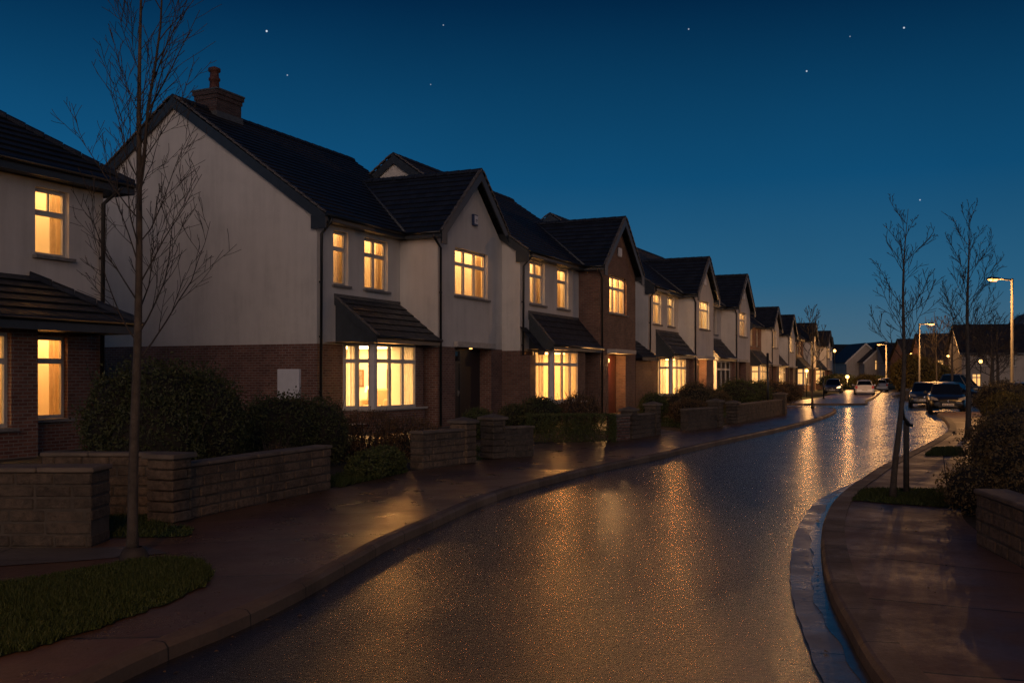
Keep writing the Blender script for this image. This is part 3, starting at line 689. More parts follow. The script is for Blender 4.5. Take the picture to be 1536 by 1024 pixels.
house('mixed_front_house', 'house with brown brick main wall and pale gable, first past the white row', H5, A=6.0, p=0.95, W=4.0, brick_main=True, bwin=(0.9, 2.9), dx=(0.8, 2.6), lit=(0.3, 0, 0.25, 1.2), pw=46, far=True, doorlit=True)
house('far_row_house', 'small pale house with two slim lit upstairs windows beyond the mixed brick front', (27.0, 105.0), A=6.0, p=0.95, W=4.6, lit=(1, 1, 1.2, 1.2), pw=46, far=True, doorlit=True)
house('far_row_house', 'brownish far house behind the bare kerbside sapling, its upstairs dark', (34.6, 122.0), A=6.0, p=0.95, W=4.6, brick_main=True, lit=(0, 0.3, 0, 1.2), pw=46, far=True, doorlit=True)
house('far_row_house', 'far pale house with the hanging wall lamp at the end of the row', (43.5, 144.0), A=6.0, p=0.95, W=4.6, lit=(0, 0.8, 1.3, 1.4), pw=46, far=True, doorlit=True)
house('far_row_house', 'last and smallest gabled house where the row meets the closing terrace', (51.5, 168.0), A=6.0, p=0.95, W=4.6, lit=(0, 1, 1.2, 0), pw=46, far=True)

# globe lamp by the porch of house four (fixed to its wall)
def wall_globe(parent, loc, power=60, r=0.11, out=(0, -1)):
    mb = MB(); mb.tube([(loc[0]-out[0]*0.16, loc[1]-out[1]*0.16, loc[2]), (loc[0], loc[1], loc[2]-0.04)], 0.02, 6); a = mb.build('lamp_bracket', M['pipe'], parent)
    g = MB(); g.lathe(loc, [(0.0, -r), (r*0.7, -r*0.7), (r, 0), (r*0.7, r*0.7), (0, r)], 12); g.build('lamp_globe', M['bulb'], a)
    light('POINT', power, WARM, (loc[0]+out[0]*0.15, loc[1]+out[1]*0.15, loc[2]+0.0), parent, r)
wall_globe(h4, (0.2, -0.35, 2.35), 700)

# ------------------------------------------------------------------ the house at the left edge
K0 = (-9.65, 23.6)
def left_house():
    H = thing('hipped_house', 'hip roofed house cut by the left edge, with lean-to roof over lit ground floor windows', 'house', (K0[0], K0[1], GZ), ROT)
    rend, brk = MB(), MB(); x0 = -9.0; ev = 6.05; p = 0.9
    F = lambda u, w, v: (u, w, v); B = lambda u, w, v: (u, -p+w, v)
    up = [(-1.88, -0.98, 4.32, 5.82), (-4.4, -3.25, 4.32, 5.82)]
    gB = (-1.9, -1.02, 0.72, 2.55); gA = (-4.75, -3.2, 0.62, 2.55)
    panel(rend, F, x0, 0, 3.0, ev, up, 0.2); panel(brk, F, -2.56, 0, -0.3, 3.0, [gB], 0.2)
    panel(brk, B, x0, -2.56, -0.3, 2.9, [gA], 0.25)
    brk.face([(-2.56, -p, -0.3), (-2.56, 0, -0.3), (-2.56, 0, 2.9), (-2.56, -p, 2.9)])
    rend.face([(0, 0, 3.0), (0, 9, 3.0), (0, 9, ev), (0, 0, ev)]); brk.face([(0, 0, -0.3), (0, 9, -0.3), (0, 9, 3), (0, 0, 3)])
    rend.face([(x0, 9, -0.3), (0, 9, -0.3), (0, 9, ev), (x0, 9, ev)])
    rend.face([(x0, 0, 3), (x0, 9, 3), (x0, 9, ev), (x0, 0, ev)]); brk.face([(x0, -p, -0.3), (x0, 9, -0.3), (x0, 9, 3), (x0, -p, 3)])
    rend.build('rendered_wall', M['render'], H); brk.build('brick_wall', M['brick'], H)
    for h, T, pw, cols, top, net in ((up[0], F, 40, 1, 0.36, False), (up[1], F, 40, 2, 0.36, True), (gB, F, 42, 1, 0.3, False), (gA, B, 60, 2, 0.3, False)):
        o = window_frame(H, T, h[0], h[1], h[2], h[3], cols, top, w=0.12)
        sill(o, T, h[0], h[1], h[2], out=0.14)
        if h == up[0]:
            m = MB(); m.box((h[0]+h[1])/2-0.02, (h[0]+h[1])/2+0.02, 0.125, 0.17, h[3]-0.5, h[3]-0.06, lambda a, b, c: T(a, b, c)); m.build('glazing_bar', M['frame'], o)
        room(o, T, h[0], h[1], h[2], h[3], 1.8, 0.2 if h != gA else 0.4, pw, net=net, drapes=0.22, start=0.2)
    ov = 0.5; tn = 0.7; e = 6.2
    rf = MB(); dd = 9.0; half = dd/2+ov
    slope(rf, (x0, -ov, e), (ov, -ov, e), (x0, dd/2, e+half*tn), (ov-half, dd/2, e+half*tn), 0.36, 0.045)
    slope(rf, (ov, -ov, e), (ov, dd+ov, e), (ov-half, dd/2, e+half*tn), (ov-half, dd/2, e+half*tn), 0.36, 0.045)
    slope(rf, (x0, dd+ov, e), (ov, dd+ov, e), (x0, dd/2, e+half*tn), (ov-half, dd/2, e+half*tn), 0.36, 0.045)
    roof = rf.build('roof', M['tile'], H)
    hp = MB(); ridge_tiles(hp, (ov, -ov, e+0.06), (ov-half, dd/2, e+half*tn+0.05)); hp.build('hip_tiles', M['tile'], roof)
    fb = MB(); board(fb, (x0, -ov+0.02, e-0.01), (ov, -ov+0.02, e-0.01), 0.22, 0.03); board(fb, (ov-0.02, -ov, e-0.01), (ov-0.02, dd+ov, e-0.01), 0.22, 0.03)
    fb.face([(x0, -ov, e-0.2), (ov, -ov, e-0.2), (ov, 0, e-0.2), (x0, 0, e-0.2)]); fb.face([(0, 0, e-0.2), (ov, 0, e-0.2), (ov, dd, e-0.2), (0, dd, e-0.2)])
    fb.build('fascia', M['fascia'], roof)
    gt = MB(); gt.tube([(x0, -ov-0.06, e-0.02), (ov+0.05, -ov-0.06, e-0.02)], 0.06, 8); gt.build('gutter', M['pipe'], roof)
    # lean-to
    q, le, tr, lt = 1.6, 2.86, -0.45, 3.85
    lr = MB(); slope(lr, (x0, -q, le), (tr, -q, le), (x0, -0.01, lt), (tr-q, -0.01, lt), 0.36, 0.04); slope(lr, (tr, -q, le), (tr, 0.0, le), (tr-q, -0.01, lt), (tr-q, -0.01, lt), 0.36, 0.04)
    lean = lr.build('lean_to_roof', M['tile'], H)
    hp = MB(); ridge_tiles(hp, (tr, -q, le+0.06), (tr-q, -0.02, lt+0.05)); hp.build('hip_tiles', M['tile'], lean)
    fb = MB(); board(fb, (x0, -q+0.02, le), (tr, -q+0.02, le), 0.26, 0.03); board(fb, (tr-0.02, -q, le), (tr-0.02, 0, le), 0.26, 0.03); fb.face([(x0, -q, le-0.22), (tr, -q, le-0.22), (tr, 0, le-0.22), (x0, 0, le-0.22)])
    fb.build('fascia', M['fascia'], lean)
    gt = MB(); gt.tube([(x0, -q-0.05, le-0.03), (tr+0.05, -q-0.05, le-0.03)], 0.055, 8); gt.build('gutter', M['pipe'], lean)
    downpipe(H, [(0.05, -ov-0.05, e-0.08), (0.0, -ov+0.02, e-0.2), (-0.10, -0.12, e-0.5), (-0.12, -0.08, 0.0)], 0.05)
left_house()

# ------------------------------------------------------------------ furniture behind the big bay window
def local(org, t, n, z): return (org[0]+U.x*t+NV.x*n, org[1]+U.y*t+NV.y*n, GZ+z)
def table_lamp(org, t, n, z, label):
    H = thing('table_lamp', label, 'lamp', local(org, t, n, z), ROT, 'lamps behind the bay windows')
    m = MB(); m.lathe((0, 0, 0), [(0.0, 0), (0.09, 0.0), (0.09, 0.02), (0.03, 0.05), (0.06, 0.16), (0.02, 0.26), (0.015, 0.34)], 12); m.build('base', M['lintel'], H)
    m = MB(); m.lathe((0, 0, 0.30), [(0.17, 0), (0.11, 0.22)], 16); m.build('lamp_shade', M['shade'], H)
def side_table(org, t, n, label):
    H = thing('side_table', label, 'table', local(org, t, n, 0.26), ROT)
    m = MB(); m.bbox(-0.25, 0.25, -0.22, 0.22, 0.52, 0.56, 0.008); m.build('tabletop', M['wood'], H)
    for x in (-0.21, 0.21):
        for y in (-0.18, 0.18):
            m = MB(); m.box(x-0.02, x+0.02, y-0.02, y+0.02, 0, 0.52); m.build('leg', M['wood'], H)
side_table(H1, 5.25, -1.6, 'small brown table inside the big lit bay window')
table_lamp(H1, 5.25, -1.6, 0.82, 'shaded table lamp on the small table inside the big lit bay window')
def armchair(org, t, n, label, rz=0.4):
    H = thing('armchair', label, 'armchair', local(org, t, n, 0.26), ROT+rz)
    m = MB(); m.bbox(-0.38, 0.38, -0.38, 0.38, 0.12, 0.45, 0.05); m.build('seat', M['drape'], H)
    m = MB(); m.bbox(-0.40, 0.40, 0.26, 0.46, 0.2, 1.0, 0.06); m.build('backrest', M['drape'], H)
    for x in (-0.44, 0.44):
        m = MB(); m.bbox(x-0.09, x+0.09, -0.36, 0.4, 0.12, 0.64, 0.04); m.build('armrest', M['drape'], H)
armchair(H1, 4.5, -0.85, 'tan armchair inside the big lit bay window', -1.3)
def framed_picture(org, t, n, z, w, h, label):
    H = thing('framed_picture', label, 'picture', local(org, t, n, z), ROT-math.pi/2)
    m = MB()
    m.box(-w/2, w/2, 0, 0.03, -h/2, -h/2+0.05); m.box(-w/2, w/2, 0, 0.03, h/2-0.05, h/2); m.box(-w/2, -w/2+0.05, 0, 0.03, -h/2+0.05, h/2-0.05); m.box(w/2-0.05, w/2, 0, 0.03, -h/2+0.05, h/2-0.05)
    m.build('frame', M['wood'], H)
    m = MB(); m.box(-w/2+0.05, w/2-0.05, 0.01, 0.02, -h/2+0.05, h/2-0.05); m.build('canvas', M['picture'], H)
framed_picture(H1, 5.63, -0.85, 1.55, 0.55, 0.72, 'dark framed picture on the wall inside the big lit bay window')
framed_picture(H1, 5.63, -2.3, 1.6, 0.45, 0.6, 'smaller framed picture deeper in the room behind the big bay window')

# ------------------------------------------------------------------ ground, road, pavements
def catmull(P, k=8):
    out = []
    for i in range(len(P)-1):
        p0, p1, p2, p3 = P[max(i-1, 0)], P[i], P[i+1], P[min(i+2, len(P)-1)]
        for j in range(k):
            t = j/k
            out.append(tuple(0.5*((2*p1[c])+(-p0[c]+p2[c])*t+(2*p0[c]-5*p1[c]+4*p2[c]-p3[c])*t*t+(-p0[c]+3*p1[c]-3*p2[c]+p3[c])*t**3) for c in (0, 1)))
    out.append(P[-1]); return out
def arclen(P):
    s = [0]
    for a, b in zip(P, P[1:]): s.append(s[-1]+math.dist(a, b))
    return s
def resample(P, n):
    s = arclen(P); out = []; j = 0
    for i in range(n+1):
        t = s[-1]*i/n
        while j < len(s)-2 and s[j+1] < t: j += 1
        f = (t-s[j])/max(s[j+1]-s[j], 1e-9); out.append((P[j][0]+(P[j+1][0]-P[j][0])*f, P[j][1]+(P[j+1][1]-P[j][1])*f))
    return out
def offset(P, d):
    out = []
    for i, p in enumerate(P):
        a, b = P[max(i-1, 0)], P[min(i+1, len(P)-1)]
        dx, dy = b[0]-a[0], b[1]-a[1]; l = math.hypot(dx, dy) or 1
        out.append((p[0]-dy/l*d, p[1]+dx/l*d))     # positive = left of travel
    return out
def strip(P, Q, z, name, mat, sub=6, kind='structure'):
    """sheet between two polylines of equal count"""
    mb = MB(); s = arclen(P); zz = z if isinstance(z, (tuple, list)) else (z, z)
    for i in range(len(P)-1):
        for j in range(sub):
            f0, f1 = j/sub, (j+1)/sub
            def pt(k, f): return (P[k][0]+(Q[k][0]-P[k][0])*f, P[k][1]+(Q[k][1]-P[k][1])*f, zz[0]+(zz[1]-zz[0])*f)
            w = math.dist(P[i], Q[i])
            mb.face([pt(i, f0), pt(i+1, f0), pt(i+1, f1), pt(i, f1)], uv=[(s[i], f0*w), (s[i+1], f0*w), (s[i+1], f1*w), (s[i], f1*w)])
    o = mb.build(name, mat); tag(o, kind=kind); return o
LK = [(-2.62, 3.0), (-2.42, 4.6), (-2.23, 5.76), (-2.1, 6.25), (-1.9, 6.8), (-1.75, 7.4), (-1.64, 7.9), (-1.43, 9.1), (-1.22, 10.3), (-0.913, 11.5), (-0.415, 13.5), (0.13, 15.1), (0.89, 16.9), (1.86, 18.9), (3.08, 21.2), (4.6, 24.3), (5.98, 27.0), (8.24, 31.4), (10.45, 36), (13.15, 42.0), (15.75, 48.6), (16.9, 52.3), (17.0, 53.6), (16.5, 54.4), (15.2, 54.9), (12, 56.0)]
RK = [(2.3, -2.0), (2.02, 2.0), (1.95, 4.4), (2.065, 5.74), (2.206, 6.45), (2.356, 7.22), (2.56, 8.13), (2.94, 9.51), (3.397, 10.98), (3.816, 12.15), (4.357, 13.53), (5.016, 14.96), (5.79, 16.5), (6.7, 18.3), (8.17, 21), (10.5, 25.2), (12.4, 28.8), (13.6, 31.2), (15.2, 34.9), (17.4, 40.4), (19.2, 45.2), (20.3, 46.6), (22.2, 46.9), (30, 45.0)]
LKs = resample(catmull([(-2.9, -2.0)]+LK), 150); RKs = resample(catmull(RK), 130)

mb = MB(); g = 900
mb.face([(-g, -g, -0.06), (g, -g, -0.06), (g, g, -0.06), (-g, g, -0.06)]); tag(mb.build('ground', M['turf']), kind='structure')
# carriageway: one sheet, widening into the junction and parking area beyond the bend
mb = MB()
def road_row(y):
    def xat(K, y):
        best = None
        for a, b in zip(K, K[1:]):
            if a[1] <= y <= b[1]: best = a[0]+(b[0]-a[0])*(y-a[1])/max(b[1]-a[1], 1e-6); break
        return best
    l = xat(LKs, y); r = xat(RKs, y)
    far_l = 17.0+(y-52)*0.40; far_r = 34+(y-46)*0.55
    if y > 52: l = far_l-0.2 if y > 66 else 6.0
    if y > 45.5: r = far_r
    return (l-0.05 if l is not None else 0, r+0.05 if r is not None else 0)
ys = [-2+0.7*i for i in range(68)]+[46, 47, 50, 53, 56, 60, 66.01, 70, 80, 90, 105, 125, 150]
ys = sorted(y for y in ys)
rows = [(y, *road_row(y)) for y in ys]
for (ya, la, ra), (yb, lb, rb) in zip(rows, rows[1:]):
    for j in range(4):
        f0, f1 = j/4, (j+1)/4
        mb.face([(la+(ra-la)*f0, ya, 0), (la+(ra-la)*f1, ya, 0), (lb+(rb-lb)*f1, yb, 0), (lb+(rb-lb)*f0, yb, 0)])
tag(mb.build('road', M['road']), kind='structure')

def kerb(P, side, name, w=0.15, h=0.11):
    """side +1: the pavement lies left of travel"""
    mb = MB(); s = arclen(P)
    prof = [(0.0, -0.05), (0.006, h-0.03), (0.03, h-0.002), (0.05, h+0.004), (w, h+0.004), (w, -0.05)]
    cols = [offset(P, side*u) for u, _ in prof]
    for i in range(len(P)-1):
        v = 0
        for k in range(len(prof)-1):
            dv = math.dist(prof[k], prof[k+1]); z0, z1 = prof[k][1], prof[k+1][1]
            mb.face([(*cols[k][i], z0), (*cols[k][i+1], z0), (*cols[k+1][i+1], z1), (*cols[k+1][i], z1)], uv=[(s[i], v), (s[i+1], v), (s[i+1], v+dv), (s[i], v+dv)])
            v += dv
    tag(mb.build(name, M['kerb']), kind='structure')
LKf = resample(LKs, 420); RKf = resample(RKs, 380)
kerb(LKf, 1, 'kerb', 0.13); kerb(RKf, -1, 'kerb', 0.24)
# left footway: from the kerb to the garden walls
LG = [(-7.0, -2.0), (-6.6, 6.0), (-4.3, 9.9), (-3.72, 11.6), (-2.72, 14.8), (-1.95, 17.3), (-1.5, 18.0), (-0.9, 19.3), (-0.3, 20.4), (0.35, 21.2), (0.5, 24.6), (2.6, 25.9), (3.8, 28.0), (5.2, 30.6), (6.75, 32.9), (7.8, 35.4), (9.6, 38.4), (11.9, 44.3), (13.4, 49.6), (12.6, 54.0), (11.8, 55.2)]
LGs = resample(LG, 150)
# match by the fraction along, then pull the pairs square to the kerb
Kin = offset(LKs, 0.15)
def nearest_along(P, Q):
    out = []; j = 0
    for i, p in enumerate(P):
        j = int(i/(len(P)-1)*(len(Q)-1)); out.append(Q[j])
    return out
strip(Kin, nearest_along(Kin, LGs), GZ, 'pavement', M['pave_l'], 8)
# right footway
Rin = offset(RKs, -0.24)
RG = [(5.2, -2.0), (4.6, 4.0), (4.45, 6.5), (4.4, 8.3), (4.78, 10.0), (5.2, 11.5), (6.0, 13.5), (7.6, 16.5), (9.4, 19.8), (12.0, 24.5), (14.0, 28.0), (16.5, 32.5), (19.0, 37.0), (23, 42), (30, 44.5)]
strip(Rin, nearest_along(Rin, resample(RG, 130)), GZ, 'pavement', M['pave_r'], 8)
# concrete channel and standing water along the right kerb
seg = [p for p in RKs if 3.0 < p[1] < 18.6]
seg = resample(seg, 90); n = len(seg)
def chw(i): return 0.26*min(1.0, (n-1-i)/26.0)+0.02
ch_out = [offset(seg, chw(i)+0.006*math.sin(i*1.7)*min(1, (n-1-i)/20))[i] for i in range(n)]
wat = [offset(seg, chw(i)*(0.34+0.08*math.sin(i*0.31)+0.05*math.sin(i*1.3)))[i] for i in range(n)]
strip(seg, ch_out, 0.005, 'channel_path', M['channel'], 3)
strip(seg, wat, 0.009, 'gutter_water', M['water'], 2)
def sheet(poly, z, name, mat, kind='structure'):
    mb = MB(); mb.face([(x, y, z) for x, y in poly]); o = mb.build(name, mat); tag(o, kind=kind); return o
# gardens behind the walls
sheet([(-30, -6), (-7.0, -6), (-6.6, 6.0), (-4.3, 9.9), (-3.72, 11.6), (-2.72, 14.8), (-1.5, 18.0), (0.35, 21.2), (0.5, 24.6), (2.6, 25.9), (5.2, 30.6), (7.8, 35.4), (9.6, 38.4), (13.4, 49.6), (12.6, 54.0), (11.8, 55.2), (2, 62), (-30, 62)], 0.085, 'garden_ground', M['soil'])
sheet([(5.2, -2.0), (4.6, 4.0), (4.45, 6.5), (4.4, 8.3), (4.78, 10.0), (5.2, 11.5), (6.0, 13.5), (7.6, 16.5), (9.4, 19.8), (12.0, 24.5), (16.5, 32.5), (19.0, 37.0), (23, 42), (30, 44.5), (60, 30), (60, -2)], 0.085, 'garden_ground', M['soil'])
# paved path by the leftmost wall
sheet([(-9, 7.6), (-5.2, 8.4), (-3.9, 8.95), (-3.2, 9.35), (-3.6, 9.75), (-4.1, 9.62), (-9, 9.6)], 0.106, 'footpath', M['slabs'])
# driveways
sheet([(0.4, 21.3), (0.55, 24.7), (-1.2, 25.4), (-5.0, 29.0), (-6.0, 28.2), (-1.2, 22.6)], 0.092, 'driveway', M['drive'])
sheet([(3.9, 28.2), (5.1, 30.4), (2.0, 40), (0.4, 37.5)], 0.092, 'driveway', M['drive'])
sheet([(-0.85, 19.4), (-0.6, 20.0), (-3.0, 30.5), (-1.6, 33), (-2.4, 33), (-3.8, 30.0)], 0.093, 'garden_path', M['slabs'])

# second pavement beyond the side lane, catching the lamplight
P2 = resample(catmull([(8.0, 65.0), (16.0, 62.0), (21.0, 61.6), (22.4, 63.0), (24.5, 69.0), (29.0, 80.0), (36, 98), (46, 124)]), 60)
kerb(resample(P2, 160), 1, 'kerb')
Q2 = resample([(6.0, 70.0), (12.0, 68.0), (17.0, 67.0), (18.0, 68.0), (21.0, 72.0), (25.5, 82.0), (32, 99), (42, 125)], 60)
strip(offset(P2, 0.15), Q2, GZ, 'pavement', M['pave_l'], 4)

# ------------------------------------------------------------------ grass
def inside(p, poly):
    c = False; j = len(poly)-1
    for i in range(len(poly)):
        if (poly[i][1] > p[1]) != (poly[j][1] > p[1]) and p[0] < (poly[j][0]-poly[i][0])*(p[1]-poly[i][1])/(poly[j][1]-poly[i][1])+poly[i][0]: c = not c
        j = i
    return c
def grass(poly, n, z, h=0.07, w=0.006, name='grass'):
    Q = resample(list(poly)+[poly[0]], max(40, len(poly)*8)); poly = [(x+random.uniform(-0.035, 0.035), y+random.uniform(-0.035, 0.035)) for x, y in Q[:-1]]
    mb = MB(); xs = [p[0] for p in poly]; ys = [p[1] for p in poly]; k = 0
    mb.face([(x, y, z) for x, y in poly], uv=[(0.13, 0.4)]*len(poly))
    while k < n:
        x, y = random.uniform(min(xs), max(xs)), random.uniform(min(ys), max(ys))
        if not inside((x, y), poly): continue
        a = random.random()*6.28; hh = h*random.uniform(0.5, 1.25)*(0.75+0.35*math.sin(x*3.1)*math.sin(y*2.7+1)); l = random.uniform(0.2, 0.9)*hh; b = random.random()*6.28
        dx, dy = math.cos(a)*w, math.sin(a)*w; u = (random.random(), random.random())
        mb.face([(x-dx, y-dy, z), (x+dx, y+dy, z), (x+math.cos(b)*l, y+math.sin(b)*l, z+hh)], uv=[u]*3); k += 1
    o = mb.build(name, M['grass']); tag(o, kind='stuff'); return o
lawn = [G(x, y, GZ) for x, y in ((-60, 890), (0, 877), (60, 866), (130, 853), (200, 842), (260, 837), (300, 843), (318, 858), (306, 880), (262, 902), (200, 925), (120, 951), (60, 969), (0, 988), (-80, 1010))]
grass(lawn, 36000, GZ+0.008, 0.055, 0.005)
grass([(-4.3, 10.25), (-3.35, 10.3), (-3.45, 10.9), (-3.95, 11.2), (-4.1, 12.6), (-5.6, 12.6), (-6.2, 10.25)], 9000, GZ+0.006, 0.08)
v1 = [G(x, y, GZ) for x, y in ((1276, 751), (1297, 734), (1330, 733), (1440, 735), (1470, 750), (1440, 763), (1340, 756))]
grass(v1, 9000, GZ+0.010, 0.055, 0.006)
v2 = [G(x, y, GZ) for x, y in ((1386, 684), (1402, 671), (1440, 671), (1450, 684))]
grass(v2, 4000, GZ+0.010, 0.055, 0.008)
grass([(-2.55, 14.9), (-1.75, 17.5), (-2.6, 18.6), (-3.2, 15.4)], 3500, GZ, 0.11, 0.007)
grass([(5.6, 31.8), (6.4, 33.4), (7.7, 35.6), (5.6, 42), (2.6, 40)], 6000, GZ, 0.08, 0.012)
grass([(9.5, 38.9), (11.7, 44.4), (13.2, 49.6), (10.4, 56), (6.5, 44)], 5000, GZ, 0.08, 0.014)
grass([(-0.8, 19.6), (-0.2, 20.7), (0.2, 21.4), (-2, 27), (-4.5, 26)], 5000, GZ-0.003, 0.07, 0.009)

# fallen leaves and grit along the kerbs and on the footways
mb = MB()
def litter(P, d0, d1, n, z, smin, smax):
    Q = resample(P, 400)
    for _ in range(n):
        i = random.randrange(2, 398); a, b = Q[i-1], Q[i+1]; l = math.dist(a, b) or 1; t = random.uniform(d0, d1)
        x, y = Q[i][0]-(b[1]-a[1])/l*t, Q[i][1]+(b[0]-a[0])/l*t
        if not 3 < y < 36: continue
        sz = random.uniform(smin, smax)*(0.6+random.random()); an = random.random()*6.28; c, sn = math.cos(an)*sz, math.sin(an)*sz; u = (random.random(), random.random())
        k = random.uniform(0.1, 0.6)*sz
        mb.face([(x-c, y-sn, z+0.002), (x+sn*0.5, y-c*0.5, z+0.004+k), (x+c, y+sn, z+0.003), (x-sn*0.5, y+c*0.5, z+0.004)], uv=[u]*4)
litter(LKs, -0.02, -0.30, 420, 0.0, 0.008, 0.022); litter(LKs, 0.2, 3.0, 420, GZ, 0.007, 0.018); litter(RKs, 0.02, 0.2, 160, 0.010, 0.008, 0.02); litter(RKs, -0.4, -2.4, 160, GZ, 0.007, 0.018)
tag(mb.build('fallen_leaves', M['leaf_brown']), kind='stuff')

# ------------------------------------------------------------------ garden walls
def block_wall(name, label, A, B, height, thick=0.28, mat='stone', z0=GZ, coping=True, bl=0.36, bh=0.125, group='low block garden walls', cat='garden wall', pier_l=None, pier_r=None, cap='flat', extra=None):
    A, B = Vector((*A, 0)), Vector((*B, 0)); d = B-A; ln = d.length; a = math.atan2(d.y, d.x)
    H = thing(name, label, cat, (A.x, A.y, z0), a, group)
    def course(mb, x0, x1, t, h, jit=0.006):
        rows = max(1, round(h/bh)); rh = h/rows
        for r in range(rows):
            x = x0 - (bl*0.5 if r % 2 and (x1-x0) > bl else 0)
            while x < x1-0.01:
                w = bl*random.uniform(0.8, 1.2); e = min(x+w, x1); s = max(x, x0)
                if e-s > 0.03:
                    j = random.uniform(-jit, jit)*1.6; k = random.uniform(-0.004, 0.003)
                    mb.bbox(s+0.005+abs(k), e-0.005, -t/2+j, t/2+j, r*rh+0.005, (r+1)*rh-0.005+k*0.6, 0.015)
                x += w
    def cap_stone(mb, x0, x1, t, z):
        x = x0
        while x < x1-0.02:
            e = min(x+random.uniform(0.5, 0.65), x1)
            if x1-e < 0.15: e = x1
            mb.bbox(x+0.003, e-0.003, -t/2-0.012+random.uniform(-0.004, 0.004), t/2+0.012, z+0.001, z+0.05+random.uniform(-0.003, 0.003), 0.012); x = e
    mb = MB(); course(mb, 0, ln, thick, height); mb.build('blockwork', M[mat], H)
    mo = MB(); mo.box(0.014, ln-0.014, -thick/2+0.012, thick/2-0.012, -0.1, height-0.006); mo.build('mortar', M['mortar'], H)
    if coping:
        c = MB(); cap_stone(c, -0.02, ln+0.02, thick, height); c.build('coping', M['coping'], H)
    for (px, pw, ph) in extra or ():
        m = MB(); x0 = px-pw/2
        course(m, x0, x0+pw, max(thick+0.10, pw), ph, 0.004); m = m.build('pier', M[mat], H)
        c = MB(); t = max(thick+0.10, pw)/2+0.04
        c.bbox(x0-0.04, x0+pw+0.04, -t, t, ph+0.001, ph+0.06, 0.01)
        if cap == 'pyramid':
            b = [(x0-0.02, -t+0.02, ph+0.061), (x0+pw+0.02, -t+0.02, ph+0.061), (x0+pw+0.02, t-0.02, ph+0.061), (x0-0.02, t-0.02, ph+0.061)]
            for k in range(4): c.face([b[k], b[(k+1) % 4], (px, 0, ph+0.13)])
        c.build('pier_cap', M['coping'], m)
    return H
block_wall('stone_wall', 'thick stone block wall at the left edge, in front of the lit lean-to windows', (-9.5, 9.92), (-4.07, 9.92), 0.72, 0.46, 'stone_dark', bl=0.38, bh=0.125)
block_wall('stone_wall', 'brown block wall with end pier running along the pavement beside the big round hedge', (-3.92, 11.45), (-2.78, 14.75), 0.60, 0.26, 'stone', extra=[(0.0, 0.36, 0.72)])
block_wall('stone_wall', 'short brown return wall behind the sapling, lit by the lean-to windows', (-5.6, 12.0), (-4.2, 12.0), 0.70, 0.22, 'stone', bl=0.30, bh=0.115)
block_wall('stone_wall', 'block wall piece below the big bay window with a capped gate pier', (-1.72, 17.95), (-0.98, 19.1), 0.62, 0.30, 'stone', extra=[(1.45, 0.34, 0.76)], cap='pyramid')
block_wall('stone_wall', 'grey block wall piece with capped pier in front of the dark double doors', (-0.46, 20.2), (0.36, 21.0), 0.58, 0.30, 'stone_dark', extra=[(0.1, 0.36, 0.78)], cap='pyramid')
block_wall('brick_wall', 'lit brick wall end beside the clipped box hedge', (2.56, 25.8), (3.0, 26.4), 0.62, 0.30, 'brick', bl=0.22, bh=0.075, group='low block garden walls')
block_wall('stone_wall', 'dark wall with two piers below the red front door', (3.06, 26.5), (3.95, 28.1), 0.60, 0.26, 'stone_dark', extra=[(0.1, 0.36, 0.74), (1.85, 0.36, 0.84)], cap='pyramid')
block_wall('stone_wall', 'low wall with a single end pier in front of the middle lit bay window', (5.3, 30.7), (6.75, 32.9), 0.62, 0.28, 'stone_dark', extra=[(2.5, 0.40, 0.82)], cap='pyramid')
block_wall('stone_wall', 'long wall right of the lit gate gap, with the bare signpost before it', (7.8, 35.4), (11.9, 44.3), 0.62, 0.28, 'stone_dark', extra=[(0.1, 0.40, 0.7), (9.7, 0.5, 0.86)], cap='pyramid')
block_wall('stone_wall', 'far end wall by the kerbside sapling where the pavement bends away', (12.1, 45.0), (13.6, 50.0), 0.66, 0.28, 'stone')
block_wall('stone_wall', 'pale stone wall at the right edge beside the speckled bush', (4.72, 9.85), (4.05, 5.2), 0.50, 0.30, 'stone', bl=0.30, bh=0.125)
block_wall('stone_wall', 'low lit planter wall left of the two parked dark cars', (29.4, 75.0), (30.6, 75.2), 0.75, 0.4, 'stone')

